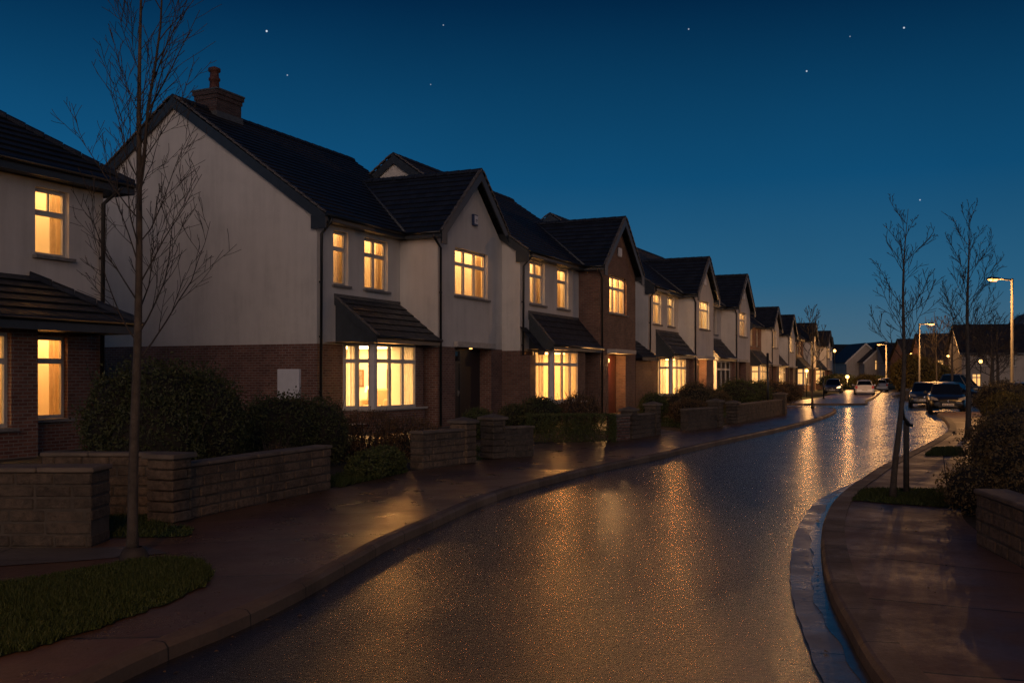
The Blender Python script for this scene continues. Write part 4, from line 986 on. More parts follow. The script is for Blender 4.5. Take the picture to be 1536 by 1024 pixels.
# ------------------------------------------------------------------ shrubs
def shrub(name, label, cat, loc, blobs, n, mat, leaf=0.05, twigs=30, twig_h=1.2, group=None, spread=1.0, core=True, sharp=False, seed=1, twigmat='twig'):
    rnd = random.Random(seed); H = thing(name, label, cat, (loc[0], loc[1], GZ), 0, group)
    mb = MB(); tot = sum(b[3]*b[4]+b[5]*b[3] for b in blobs)
    for (cx, cy, cz, rx, ry, rz) in blobs:
        for _ in range(int(n*(rx*ry+rz*rx)/tot)):
            d = Vector((rnd.gauss(0, 1), rnd.gauss(0, 1), rnd.gauss(0, 1))).normalized()
            lump = 0.90+0.10*math.sin(d.x*7+cx*5)*math.sin(d.z*6+cy*3+d.y*5)+0.06*math.sin(d.y*13+d.z*11)
            rr = lump*(1-abs(rnd.gauss(0, 0.12)) + (rnd.random()**6)*0.22)
            if sharp:   # clipped box
                m = max(abs(d.x), abs(d.y), abs(d.z)); d = d/m; rr = 1-abs(rnd.gauss(0, 0.06))+rnd.random()**5*0.06
            c = Vector((cx+d.x*rx*rr, cy+d.y*ry*rr, cz+d.z*rz*rr))
            if c.z < 0.01: continue
            s = leaf*rnd.uniform(0.55, 1.25)
            ax = Vector((rnd.gauss(0, 1), rnd.gauss(0, 1), rnd.gauss(0, 1)+0.6)).normalized()
            side = ax.cross(Vector((rnd.gauss(0, 1), rnd.gauss(0, 1), rnd.gauss(0, 1)))).normalized()
            u = (rnd.random(), rnd.random()); nn = ax.cross(side)*s*0.18
            mb.face([c-ax*s*0.5, c+side*s*0.30+nn, c+ax*s*0.55, c-side*s*0.30+nn], uv=[u]*4)
    mb.build('foliage', M[mat], H)
    tw = MB()
    for _ in range(twigs):
        b = rnd.choice(blobs); x, y = b[0]+rnd.gauss(0, b[3]*0.35), b[1]+rnd.gauss(0, b[4]*0.35); h = rnd.uniform(0.6, 1.12)*(b[2]+b[5])*1.0
        k = rnd.uniform(0.15, 0.4)*h; a = rnd.random()*6.28
        tw.tube([(x*0.8, y*0.8, 0), (x+math.cos(a)*k*0.4, y+math.sin(a)*k*0.4, h*0.55), (x+math.cos(a)*k, y+math.sin(a)*k, h)], [0.012, 0.008, 0.003], 4, False)
    tw.build('stems', M[twigmat], H)
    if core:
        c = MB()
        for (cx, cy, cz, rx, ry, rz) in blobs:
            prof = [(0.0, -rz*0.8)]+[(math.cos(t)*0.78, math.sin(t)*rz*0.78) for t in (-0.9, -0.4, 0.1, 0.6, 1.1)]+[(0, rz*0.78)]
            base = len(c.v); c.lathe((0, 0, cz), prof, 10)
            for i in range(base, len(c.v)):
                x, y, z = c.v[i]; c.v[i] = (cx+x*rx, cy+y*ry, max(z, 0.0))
        c.build('inner_shade', M['core'], H)  # dark hull added behind the leaves, closes see-through gaps like inner shade
    return H
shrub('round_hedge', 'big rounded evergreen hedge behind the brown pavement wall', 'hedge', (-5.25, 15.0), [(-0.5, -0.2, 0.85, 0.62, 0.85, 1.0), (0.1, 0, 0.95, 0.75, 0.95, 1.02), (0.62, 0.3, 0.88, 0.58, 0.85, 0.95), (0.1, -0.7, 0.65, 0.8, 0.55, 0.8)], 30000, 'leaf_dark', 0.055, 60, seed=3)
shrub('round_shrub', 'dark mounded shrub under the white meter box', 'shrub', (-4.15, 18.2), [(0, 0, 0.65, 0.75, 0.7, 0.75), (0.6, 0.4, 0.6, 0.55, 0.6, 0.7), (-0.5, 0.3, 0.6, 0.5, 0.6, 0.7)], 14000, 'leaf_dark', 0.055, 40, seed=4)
shrub('dry_shrub', 'dry brown shrub with seed heads in front of the big bay window', 'shrub', (-2.9, 20.2), [(0, 0, 0.5, 0.8, 0.7, 0.5), (0.8, 0.2, 0.42, 0.7, 0.6, 0.45), (-0.6, -0.4, 0.4, 0.5, 0.5, 0.4)], 7500, 'leaf_brown', 0.045, 150, seed=5, core=False)
shrub('ground_cover_shrub', 'low green plant at the pavement edge between two block walls', 'shrub', (-2.35, 16.4), [(0, 0, 0.18, 0.4, 0.6, 0.28), (0.15, 0.9, 0.2, 0.4, 0.5, 0.28)], 5000, 'leaf_green', 0.05, 20, seed=6, core=False)
shrub('feather_grass', 'tall dry grass clump rising behind the brown pavement wall', 'plant', (-3.45, 14.6), [(0, 0, 0.35, 0.22, 0.22, 0.35)], 500, 'leaf_brown', 0.04, 60, seed=7, core=False)
shrub('porch_shrub', 'small round bush by the gate gap before the dark double doors', 'shrub', (-0.9, 26.5), [(0, 0, 0.4, 0.5, 0.5, 0.45)], 4000, 'leaf_green', 0.055, 20, seed=8)
shrub('box_hedge', 'clipped low box hedge beside the lit brick wall end', 'hedge', (1.5, 25.55), [(0, 0, 0.34, 1.12, 0.42, 0.36)], 14000, 'leaf_green', 0.045, 5, seed=9, sharp=True, core=False)
shrub('garden_shrub', 'dark leafy bush left of the second lit bay window', 'shrub', (0.8, 29.2), [(0, 0, 0.55, 0.7, 0.7, 0.55), (-0.7, 0.4, 0.42, 0.6, 0.6, 0.45)], 9000, 'leaf_dark', 0.06, 60, seed=10)
shrub('garden_shrub', 'twiggy brown bush in front of the second lit bay window', 'shrub', (2.0, 29.4), [(0, 0, 0.6, 0.7, 0.6, 0.6)], 4000, 'leaf_brown', 0.05, 110, seed=11, core=False)
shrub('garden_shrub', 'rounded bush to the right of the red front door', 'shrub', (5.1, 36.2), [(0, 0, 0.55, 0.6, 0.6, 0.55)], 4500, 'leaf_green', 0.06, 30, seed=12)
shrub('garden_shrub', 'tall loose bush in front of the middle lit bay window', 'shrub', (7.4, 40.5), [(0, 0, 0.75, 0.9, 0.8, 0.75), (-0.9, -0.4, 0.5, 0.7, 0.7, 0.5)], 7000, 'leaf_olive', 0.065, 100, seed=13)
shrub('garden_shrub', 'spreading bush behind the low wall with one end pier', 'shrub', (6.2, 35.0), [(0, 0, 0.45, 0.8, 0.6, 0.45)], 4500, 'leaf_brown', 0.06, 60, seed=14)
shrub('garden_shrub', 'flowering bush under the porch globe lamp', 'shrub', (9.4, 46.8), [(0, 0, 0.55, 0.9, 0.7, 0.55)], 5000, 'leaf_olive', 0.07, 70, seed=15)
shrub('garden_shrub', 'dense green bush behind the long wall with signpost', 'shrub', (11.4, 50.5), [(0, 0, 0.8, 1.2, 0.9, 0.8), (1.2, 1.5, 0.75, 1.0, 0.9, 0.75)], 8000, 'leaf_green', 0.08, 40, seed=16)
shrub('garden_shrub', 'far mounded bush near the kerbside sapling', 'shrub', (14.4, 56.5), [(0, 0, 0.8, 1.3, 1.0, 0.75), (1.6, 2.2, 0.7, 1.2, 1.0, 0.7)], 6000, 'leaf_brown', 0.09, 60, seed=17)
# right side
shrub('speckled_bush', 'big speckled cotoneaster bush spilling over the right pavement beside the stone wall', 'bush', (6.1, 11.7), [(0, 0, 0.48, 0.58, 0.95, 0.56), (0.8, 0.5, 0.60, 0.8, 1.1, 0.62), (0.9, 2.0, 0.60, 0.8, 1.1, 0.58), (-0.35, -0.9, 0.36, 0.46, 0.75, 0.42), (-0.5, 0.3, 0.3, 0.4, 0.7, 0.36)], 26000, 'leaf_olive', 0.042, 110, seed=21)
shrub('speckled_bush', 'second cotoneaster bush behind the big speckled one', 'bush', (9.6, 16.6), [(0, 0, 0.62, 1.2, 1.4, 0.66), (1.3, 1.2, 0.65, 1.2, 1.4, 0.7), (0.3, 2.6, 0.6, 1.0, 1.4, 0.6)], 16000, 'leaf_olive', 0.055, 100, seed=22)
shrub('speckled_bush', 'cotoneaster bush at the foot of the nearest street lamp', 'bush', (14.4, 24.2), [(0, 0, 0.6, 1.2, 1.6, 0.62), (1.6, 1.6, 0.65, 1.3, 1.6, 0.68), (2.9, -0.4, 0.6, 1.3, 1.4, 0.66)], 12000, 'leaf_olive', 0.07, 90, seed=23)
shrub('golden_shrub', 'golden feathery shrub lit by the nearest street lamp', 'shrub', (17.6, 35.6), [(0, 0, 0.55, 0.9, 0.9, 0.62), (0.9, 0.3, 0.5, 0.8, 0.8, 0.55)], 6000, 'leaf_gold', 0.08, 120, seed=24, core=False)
shrub('golden_shrub', 'wide dim shrub behind the golden feathery one', 'shrub', (20.6, 42.0), [(0, 0, 0.7, 1.3, 1.1, 0.85), (1.5, 0.4, 0.6, 1.1, 1.0, 0.7)], 6000, 'leaf_olive', 0.10, 80, seed=25)
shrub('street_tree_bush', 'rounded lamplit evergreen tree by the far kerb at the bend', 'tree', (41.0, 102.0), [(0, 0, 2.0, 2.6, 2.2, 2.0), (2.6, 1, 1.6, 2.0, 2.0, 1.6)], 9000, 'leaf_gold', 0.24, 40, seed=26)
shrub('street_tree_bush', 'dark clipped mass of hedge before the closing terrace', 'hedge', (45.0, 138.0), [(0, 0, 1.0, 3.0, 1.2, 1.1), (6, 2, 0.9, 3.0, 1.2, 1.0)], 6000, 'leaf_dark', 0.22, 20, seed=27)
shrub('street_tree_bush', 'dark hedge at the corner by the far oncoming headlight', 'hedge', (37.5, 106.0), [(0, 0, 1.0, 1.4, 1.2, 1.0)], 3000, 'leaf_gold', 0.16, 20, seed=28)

# ------------------------------------------------------------------ bare trees
def tree(name, label, loc, height, r0, first, reach, nprim, seed, lean=0.0, forks=2, curve=0.16, up=0.95, nsec=9, ntw=4, minr=0.0035, stake=False, group=None, bow=0.0, basez=GZ):
    rnd = random.Random(seed); H = thing(name, label, 'tree', (loc[0], loc[1], basez), 0, group)
    def trunk_pt(f):
        return Vector((lean*f + bow*math.sin(f*math.pi*0.9) + 0.02*math.sin(f*9+seed), 0.03*math.sin(f*7+seed*2), height*f))
    tr = MB(); n = 22
    tr.tube([trunk_pt(i/n) for i in range(n+1)], [max(minr, r0*(1.25 if i == 0 else 1.0)*(1-i/n)**0.85) for i in range(n+1)], 10)
    tr.build('trunk', M['bark'], H)
    cr = MB()
    def branch(p, d, ln, r, lvl):
        k = 7 if lvl == 0 else 5 if lvl == 1 else 3
        pts = [p]; dirs = [d]; q = p.copy(); dd = d.copy()
        for i in range(k):
            dd = (dd + Vector((rnd.gauss(0, 0.10), rnd.gauss(0, 0.10), (curve if lvl == 0 else curve*0.6)*up + rnd.gauss(0, 0.05)))).normalized()
            q = q + dd*(ln/k); pts.append(q.copy()); dirs.append(dd.copy())
        cr.tube(pts, [max(minr, r*(1-0.85*i/k)) for i in range(k+1)], 5 if lvl == 0 else 4 if lvl == 1 else 3, False)
        if lvl >= 2: return
        cnt = nsec if lvl == 0 else ntw
        cnt = max(2, int(cnt*min(1.2, ln/(reach*0.8 if lvl == 0 else reach*0.35))))
        for j in range(cnt):
            f = 0.18+0.80*(j+rnd.random()*0.7)/cnt
            i = min(int(f*k), k-1); pp = pts[i].lerp(pts[i+1], f*k-i); bd = dirs[i]
            s = bd.cross(Vector((rnd.gauss(0, 1), rnd.gauss(0, 1), rnd.gauss(0, 1)))).normalized()
            nd = (bd*0.80 + s*rnd.uniform(0.45, 0.85) + Vector((0, 0, 0.18*up))).normalized()
            branch(pp, nd, ln*(0.42 if lvl == 0 else 0.5)*rnd.uniform(0.6, 1.15)*(1.1-0.5*f), r*(1-0.8*f)*0.6, lvl+1)
    for i in range(nprim):
        f = first+(0.97-first)*((i+rnd.random()*0.8)/nprim)**0.95
        p = trunk_pt(f); a = i*2.4+rnd.random()*0.9
        taper = (1-((f-first)/(1-first)))**0.75
        ln = reach*(0.32+0.95*taper)*rnd.uniform(0.8, 1.15)
        el = rnd.uniform(0.75, 1.15)
        d = Vector((math.cos(a), math.sin(a), el*up)).normalized()
        branch(p, d, ln, max(minr*1.5, r0*(1-f)**0.9*0.25), 0)
    # twin leaders at the top
    for k in range(forks-1):
        p = trunk_pt(0.55); branch(p, Vector((0.15*(-1)**k, 0.05, 1)).normalized(), height*0.42, r0*0.36, 0)
    cr.build('crown', M['twig'], H)
    return H
TL = G(201, 838, GZ)
t1 = tree('street_tree', 'tall slim bare sapling at the edge of the left lawn, before the plain gable', TL, 6.1, 0.051, 0.28, 1.12, 32, 17, lean=0.08, forks=2, nsec=9, ntw=4, minr=0.0024, up=1.3, curve=0.07)
mb = MB(); mb.lathe((0, 0, -0.02), [(0.13, 0), (0.125, 0.05), (0.11, 0.09), (0.088, 0.12), (0.07, 0.13)], 14); mb.build('root_collar', M['twig'], t1)
TR = G(1342, 748, GZ)
t2 = tree('street_tree', 'young bare tree tied to a stake on the right verge', TR, 3.92, 0.046, 0.42, 0.85, 15, 23, lean=0.17, forks=1, curve=0.08, nsec=7, ntw=4, minr=0.0032, up=1.2, bow=0.02)
st = thing('tree_stake', 'short round timber stake with rubber tie beside the young tree', 'stake', (*G(1359.5, 738.5, GZ), GZ))
mb = MB(); mb.tube([(0, 0, -0.1), (0.0, 0, 1.0), (0.015, 0, 1.03)], [0.042, 0.04, 0.03], 9); mb.build('post', M['bark'], st)
mb = MB(); mb.tube([(0.07, -0.02, 0.96), (0.02, -0.05, 0.97), (-0.07, -0.08, 1.07), (-0.2, -0.35, 1.22), (-0.24, -0.4, 1.3)], 0.026, 6); mb.build('tie', M['black'], st)
TR2 = G(1452, 655, GZ)
tree('street_tree', 'taller bare tree behind the staked one, beside the nearest lamp', TR2, 6.25, 0.080, 0.28, 1.45, 24, 31, nsec=8, ntw=4, minr=0.0055, forks=1, curve=0.07, up=1.35)
tree('street_tree', 'small bare tree in the dark garden left of the nearest lamp post', (36.0, 75.0), 5.0, 0.22, 0.28, 2.6, 18, 41, nsec=8, ntw=3, minr=0.012, forks=1, up=0.5)
tree('street_tree', 'distant spindly tree between the far lamps and the taller bare tree', (36.5, 86.0), 6.4, 0.10, 0.25, 2.6, 18, 43, nsec=7, ntw=3, minr=0.014, forks=1)
tree('street_tree', 'spreading twiggy tree beyond the parked dark cars', (40.5, 92.0), 7.0, 0.16, 0.22, 3.6, 20, 44, nsec=8, ntw=3, minr=0.015, forks=1, up=0.5)
tree('street_tree', 'kerbside sapling with tied post on the left pavement corner', (15.75, 52.4), 5.2, 0.07, 0.35, 1.3, 18, 47, nsec=7, ntw=3, minr=0.010, forks=1)
tree('street_tree', 'wide dark tree rising before the right hand roofs', (50.5, 104.0), 7.5, 0.20, 0.22, 4.2, 22, 49, nsec=9, ntw=4, minr=0.018, forks=1, up=0.5)
for (x, y, h, l) in ((1151.5, 624, 2.6, 'thin dark signless post at the front of the long garden wall'), (1235.5, 598, 2.0, 'thin far post beside the lit strip of pavement')):
    g_ = G(x, y, GZ); t = thing('signpost', l, 'post', (*g_, GZ)); mb = MB(); mb.tube([(0, 0, -0.1), (0, 0, h)], 0.055, 8); mb.lathe((0, 0, h), [(0.058, 0), (0.058, 0.03), (0, 0.06)], 8); mb.build('pole', M['pipe'], t)
    mb = MB(); mb.lathe((0, 0, 0), [(0.11, 0), (0.10, 0.04), (0.06, 0.06)], 10); mb.build('base', M['pipe'], t)

# ------------------------------------------------------------------ street lamps
def street_lamp(label, loc, h, ang, power, arm=0.95, r=0.075, z=GZ, spread=135):
    H = thing('street_lamp', label, 'street lamp', (loc[0], loc[1], z), ang, 'street lamps')
    mb = MB(); mb.tube([(0, 0, -0.1), (0, 0, 0.9), (0, 0, 0.92), (0, 0, h)], [r*1.35, r*1.35, r, r*0.72], 12); mb.build('pole', M['pole'], H)
    mb = MB(); mb.tube([(0, 0, h-0.06), (0.05, 0, h-0.04), (0.4, 0, h-0.02), (arm-0.25, 0, h)], [r*0.6]*4, 8); mb.lathe((0, 0, h-0.12), [(r*0.85, 0), (r*0.9, 0.14), (0, 0.16)], 12); mb.build('arm', M['lamp_body'], H)
    mb = MB()
    # lantern: a flattened shell, wider at the outer end
    secs = [(-0.28, 0.05, 0.05), (-0.22, 0.10, 0.075), (0.0, 0.15, 0.09), (0.22, 0.16, 0.075), (0.32, 0.10, 0.04), (0.34, 0.03, 0.015)]
    rings = [[(arm+x, w*math.cos(a), h+0.0+max(-0.035, t*math.sin(a))) for a in [2*math.pi*k/12 for k in range(12)]] for x, w, t in secs]
    for a, b in zip(rings, rings[1:]):
        for k in range(12): mb.face([a[k], a[(k+1) % 12], b[(k+1) % 12], b[k]], smooth=True)
    mb.face(rings[0]); mb.face(rings[-1]); ln = mb.build('lantern', M['lamp_body'], H)
    mb = MB(); base = len(mb.v); mb.lathe((0, 0, 0), [(0.0, -0.125), (0.08, -0.11), (0.13, -0.065), (0.145, -0.034)], 16)
    for i in range(len(mb.v)): x, y, zz = mb.v[i]; mb.v[i] = (arm+0.04+x*1.7, y, h+zz)
    mb.build('lens', M['lens'], ln)
    light('POINT', power, (1.0, 0.46, 0.13), (arm+0.04, 0, h-0.24), H, 0.10)
    return H
street_lamp('nearest street lamp, its lantern reaching left above the bushes on the right', (22.8, 45.6), 6.1, R(192), 1100)
street_lamp('middle distance lamp with its lantern reaching right over the parked cars', (33.4, 82.0), 6.0, R(0), 1500, r=0.085)
street_lamp('farthest street lamp, lantern reaching left before the closing terrace', (49.6, 132.5), 5.95, R(180), 3000, r=0.12)
street_lamp('lamp standing on the left pavement just beside the viewer, out of the picture', (-3.2, -0.6), 6.0, R(0), 650)
def lamp_post(label, loc, h, power, r=0.2):
    H = thing('garden_lamp', label, 'lamp', (loc[0], loc[1], 0), 0, 'globe lamps among the far gardens')
    mb = MB(); mb.tube([(0, 0, 0), (0, 0, h-r)], 0.05, 8); mb.build('pole', M['pipe'], H)
    mb = MB(); mb.lathe((0, 0, h), [(0, -r), (r*0.7, -r*0.7), (r, 0), (r*0.7, r*0.7), (0, r)], 12); mb.build('globe', M['bulb'], H)
    if power > 255: light('POINT', power, WARM, (0, -r-0.2, h), H, r)
def far_pt(px, py, D): return (((px-768)/FP*D, D), HC+(HY-py)*D/FP)
for px, py, D, pw, r, l in ((1471, 542, 100, 250, 0.18, 'brightest globe lamp among the trees by the right hand house'), (1422, 534, 112, 250, 0.14, 'globe lamp high between the spreading bare trees'), (1397, 557, 108, 250, 0.14, 'globe lamp low beside the lamplit evergreen'), (1367, 531, 128, 200, 0.14, 'globe lamp against the dark roof right of the closing terrace'), (1271, 565, 126, 900, 0.24, 'large bright globe lamp at the far left bend'), (1210, 556, 86, 600, 0.15, 'globe lamp in front of the far row behind the kerbside sapling'), (1252, 526, 150, 200, 0.22, 'hanging globe lamp high at the end of the far row'), (1349, 574, 140, 200, 0.16, 'small low lamp in front of the pale closing house'), (1310, 582, 160, 200, 0.16, 'small low lamp behind the white and silver cars'), (1441, 553, 115, 200, 0.13, 'small lamp in the dark gardens left of the cream house'), (1287, 573, 150, 200, 0.18, 'small lamp beside the hedge at the far left bend')):
    loc, h = far_pt(px, py, D); lamp_post(l, loc, h, pw, r)

# ------------------------------------------------------------------ cars
def car(label, loc, ang, col, cat='car', tall=0.0, lit_head=False, ln=4.05, plate_marks=True, wd=1.72, name='parked_car'):
    H = thing(name, label, cat, (loc[0], loc[1], 0.0), ang, 'cars and vans along the far street')
    hw = wd/2; k = ln/4.05
    pm = paint('car_paint', col)
    # x forward. lower body stations: x, z low, z top (shoulder), half width
    st = [(-2.02, 0.38, 0.62, hw*0.80), (-1.99, 0.28, 0.92, hw*0.90), (-1.80, 0.22, 1.0, hw*0.97), (-1.2, 0.2, 0.98, hw), (-0.3, 0.2, 0.95, hw), (0.6, 0.2, 0.93, hw), (1.1, 0.2, 0.90, hw*0.985), (1.6, 0.2, 0.80, hw*0.95), (1.88, 0.22, 0.70, hw*0.87), (2.0, 0.27, 0.60, hw*0.78), (2.03, 0.36, 0.50, hw*0.70)]
    b = MB(); rings = []
    for x, zl, zt, w in st:
        m = (zl+zt)/2; h = zt-zl
        half = [(0, zl), (w*0.8, zl), (w*0.97, zl+h*0.14), (w, zl+h*0.42), (w*0.985, zl+h*0.70), (w*0.93, zl+h*0.92), (w*0.80, zt), (0, zt+0.025)]
        ring = [(x*k, y, z) for y, z in half] + [(x*k, -y, z) for y, z in half[-2:0:-1]]
        rings.append(ring)
    nr = len(rings[0])
    base = len(b.v)
    for r in rings: b.v += r
    for i in range(len(rings)-1):
        for j in range(nr):
            b.f.append((base+i*nr+j, base+i*nr+(j+1) % nr, base+(i+1)*nr+(j+1) % nr, base+(i+1)*nr+j)); b.sm.append(True); b.uv.append([(0, 0)]*4)
    for i in (0, len(rings)-1): b.f.append(tuple(base+i*nr+j for j in range(nr))); b.sm.append(False); b.uv.append([(0, 0)]*nr)
    b.build('body', pm, H)
    rt = 1.45+tall
    # greenhouse: pillars and roof in paint, glazing inset
    gb = [(-1.86, hw*0.82), (1.02, hw*0.84)]; gtp = [(-1.45, hw*0.66), (0.18, hw*0.68)]
    zb = 0.94
    def P(x, y, z): return (x*k, y, z)
    g = MB()
    Bq = [P(gb[0][0], -gb[0][1], zb), P(gb[1][0], -gb[1][1], zb-0.04), P(gb[1][0], gb[1][1], zb-0.04), P(gb[0][0], gb[0][1], zb)]
    Tq = [P(gtp[0][0], -gtp[0][1], rt-0.05), P(gtp[1][0], -gtp[1][1], rt-0.05), P(gtp[1][0], gtp[1][1], rt-0.05), P(gtp[0][0], gtp[0][1], rt-0.05)]
    names = ('side_glass', 'windscreen', 'side_glass', 'rear_window'); pil = MB()
    for i in range(4):
        j = (i+1) % 4
        q = [Vector(Bq[i]), Vector(Bq[j]), Vector(Tq[j]), Vector(Tq[i])]; c = sum(q, Vector())/4; nrm = (q[1]-q[0]).cross(q[3]-q[0]).normalized()
        if nrm.dot(c-Vector((-0.4, 0, 1.1))) < 0: nrm = -nrm
        m = MB(); ins = [v.lerp(c, 0.07)+nrm*0.004 for v in q]; m.face(ins); m.build(names[i], M['car_glass'], H)
        pil.face(q)
        if i in (0, 2):
            for f in (0.42, 0.78):
                a, d = q[0].lerp(q[1], f), q[3].lerp(q[2], f); e = (q[1]-q[0]).normalized()*0.035
                pil.face([a-e+nrm*0.008, a+e+nrm*0.008, d+e+nrm*0.008, d-e+nrm*0.008])
    # domed roof
    n1 = 6; grid = []
    for i in range(n1+1):
        row = []
        for j in range(n1+1):
            f, s = i/n1, j/n1*2-1; x = gtp[0][0]+(gtp[1][0]-gtp[0][0])*f; w = gtp[0][1]+(gtp[1][1]-gtp[0][1])*f
            row.append(P(x, w*s, rt-0.05+0.06*(1-s*s*0.9)*(1-(2*f-1)**4*0.8)))
        grid.append(row)
    for i in range(n1):
        for j in range(n1): pil.face([grid[i][j], grid[i+1][j], grid[i+1][j+1], grid[i][j+1]], smooth=True)
    pil.build('roof', pm, H)
    for sx in (-1.28, 1.27):
        for sy in (-1, 1):
            m = MB(); c = (sx*k, sy*(hw-0.09), 0.31)
            prof = [(0.20, -0.10), (0.29, -0.10), (0.31, -0.07), (0.31, 0.07), (0.29, 0.10), (0.20, 0.10)]; bs = len(m.v); m.lathe((0, 0, 0), prof, 18)
            m.v = [(c[0]+x, c[1]+z*1.0, c[2]+y) for x, y, z in m.v]; wh = m.build('wheel', M['tyre'], H)
            r = MB(); r.lathe((0, 0, 0), [(0.0, 0.075*sy), (0.06, 0.08*sy), (0.10, 0.06*sy), (0.20, 0.088*sy)], 12); r.v = [(c[0]+x, c[1]+z, c[2]+y) for x, y, z in r.v]; r.build('rim', M['metal'], wh)
            a = MB(); a.lathe((0, 0, 0), [(0.345, 0.0), (0.345, 0.02)], 18); a.v = [(c[0]+x, sy*(hw-0.006)+z*sy, c[2]+y) for x, y, z in a.v]; a.build('wheel_arch', M['black'], H)
    for sy in (-1, 1):
        hl = MB(); hl.face([(1.99*k, sy*hw*0.46, 0.60), (1.90*k, sy*hw*0.86, 0.64), (1.62*k, sy*hw*0.955, 0.73), (1.70*k, sy*hw*0.86, 0.80), (1.90*k, sy*hw*0.56, 0.72)])
        e = Vector((0.02, sy*0.012, 0.01)); hl.v = [tuple(Vector(v)+e) for v in hl.v]
        bsv = list(hl.v); hl.face([tuple(Vector(v)-e*2.5) for v in bsv])
        hl.build('headlight', M['head_on'] if lit_head and sy > 0 else M['head'], H)
        tl = MB(); tl.bbox(-2.03*k, -1.84*k, min(sy*hw*0.70, sy*hw*0.94), max(sy*hw*0.70, sy*hw*0.94), 0.68, 0.94, 0.02); tl.build('tail_light', M['tail'], H)
        mr = MB(); mr.bbox(0.70*k, 0.86*k, min(sy*(hw+0.02), sy*(hw+0.19)), max(sy*(hw+0.02), sy*(hw+0.19)), 0.92, 1.06, 0.03); mr.box(0.76*k, 0.82*k, min(sy*(hw-0.12), sy*(hw+0.03)), max(sy*(hw-0.12), sy*(hw+0.03)), 0.93, 0.96); mr.build('wing_mirror', pm, H)
        fg = MB(); fg.bbox(1.93*k, 2.0*k, min(sy*hw*0.55, sy*hw*0.72), max(sy*hw*0.55, sy*hw*0.72), 0.36, 0.44, 0.01); fg.build('fog_light', M['head'], H)
    gr = MB(); gr.bbox(1.98*k, 2.045*k, -hw*0.42, hw*0.42, 0.46, 0.62, 0.015); gr.bbox(1.96*k, 2.04*k, -hw*0.5, hw*0.5, 0.26, 0.36, 0.015); gr = gr.build('grille', M['black'], H)
    em = MB(); em.face([(2.05*k, 0, 0.54), (2.05*k, 0.045, 0.60), (2.05*k, 0, 0.66), (2.05*k, -0.045, 0.60)]); em.face([(2.046*k, 0, 0.54), (2.046*k, 0.045, 0.60), (2.046*k, 0, 0.66), (2.046*k, -0.045, 0.60)]); em.build('badge', M['chrome'], gr)
    for x, s in ((2.055, 1), (-2.035, -1)):
        p_ = MB(); z = 0.42 if s > 0 else 0.56; p_.bbox(min(x*k, (x+s*0.015)*k), max(x*k, (x+s*0.015)*k), -0.26, 0.26, z-0.055, z+0.055, 0.003); p_ = p_.build('number_plate', M['plate'], H)
        q_ = MB(); xs = (x+s*0.017)*k
        for i, w in enumerate((-0.20, -0.14, -0.06, 0.02, 0.08, 0.14, 0.20)): q_.box(xs-0.001, xs+0.001, w-0.018, w+0.018, z-0.032, z+0.032)
        q_.build('plate_letters', M['ink'], p_)
    return H
ang_f = math.atan2(-0.93, -0.36)       # towards the viewer along the street
car('black hatchback parked facing the viewer, front number plate showing', (21.6, 49.75), ang_f, (0.004, 0.0045, 0.006), ln=4.2)
car('dark blue car parked behind the black hatchback', (24.4, 59.1), ang_f-0.03, (0.016, 0.028, 0.055), ln=4.2)
car('white car with red tail lights driving away on the bend', (32.6, 92.6), math.atan2(0.93, 0.30), (0.62, 0.62, 0.64), name='white_car')
car('silver car just ahead of the white one on the bend', (43.2, 117.5), math.atan2(0.95, 0.30), (0.42, 0.42, 0.42))
car('dark car with one lit headlight facing the viewer at the left kerb', (33.1, 103.0), ang_f, (0.05, 0.055, 0.075), lit_head=True, tall=0.1)
car('dark blue car parked sideways before the right hand house', (29.6, 56.0), math.atan2(-0.1, 1), (0.015, 0.03, 0.065))
car('black car parked beside the nearest lamp post among the bushes', (27.6, 62.5), ang_f+1.2, (0.010, 0.010, 0.012))
car('dark blue van beyond the taller bare tree', (41.5, 92.0), ang_f+1.3, (0.018, 0.035, 0.07), cat='van', tall=0.55, ln=4.6, name='parked_van')
car('dark teal car before the closing terrace beside the farthest lamp', (46.5, 122.0), 0.15, (0.015, 0.045, 0.065), tall=0.15)

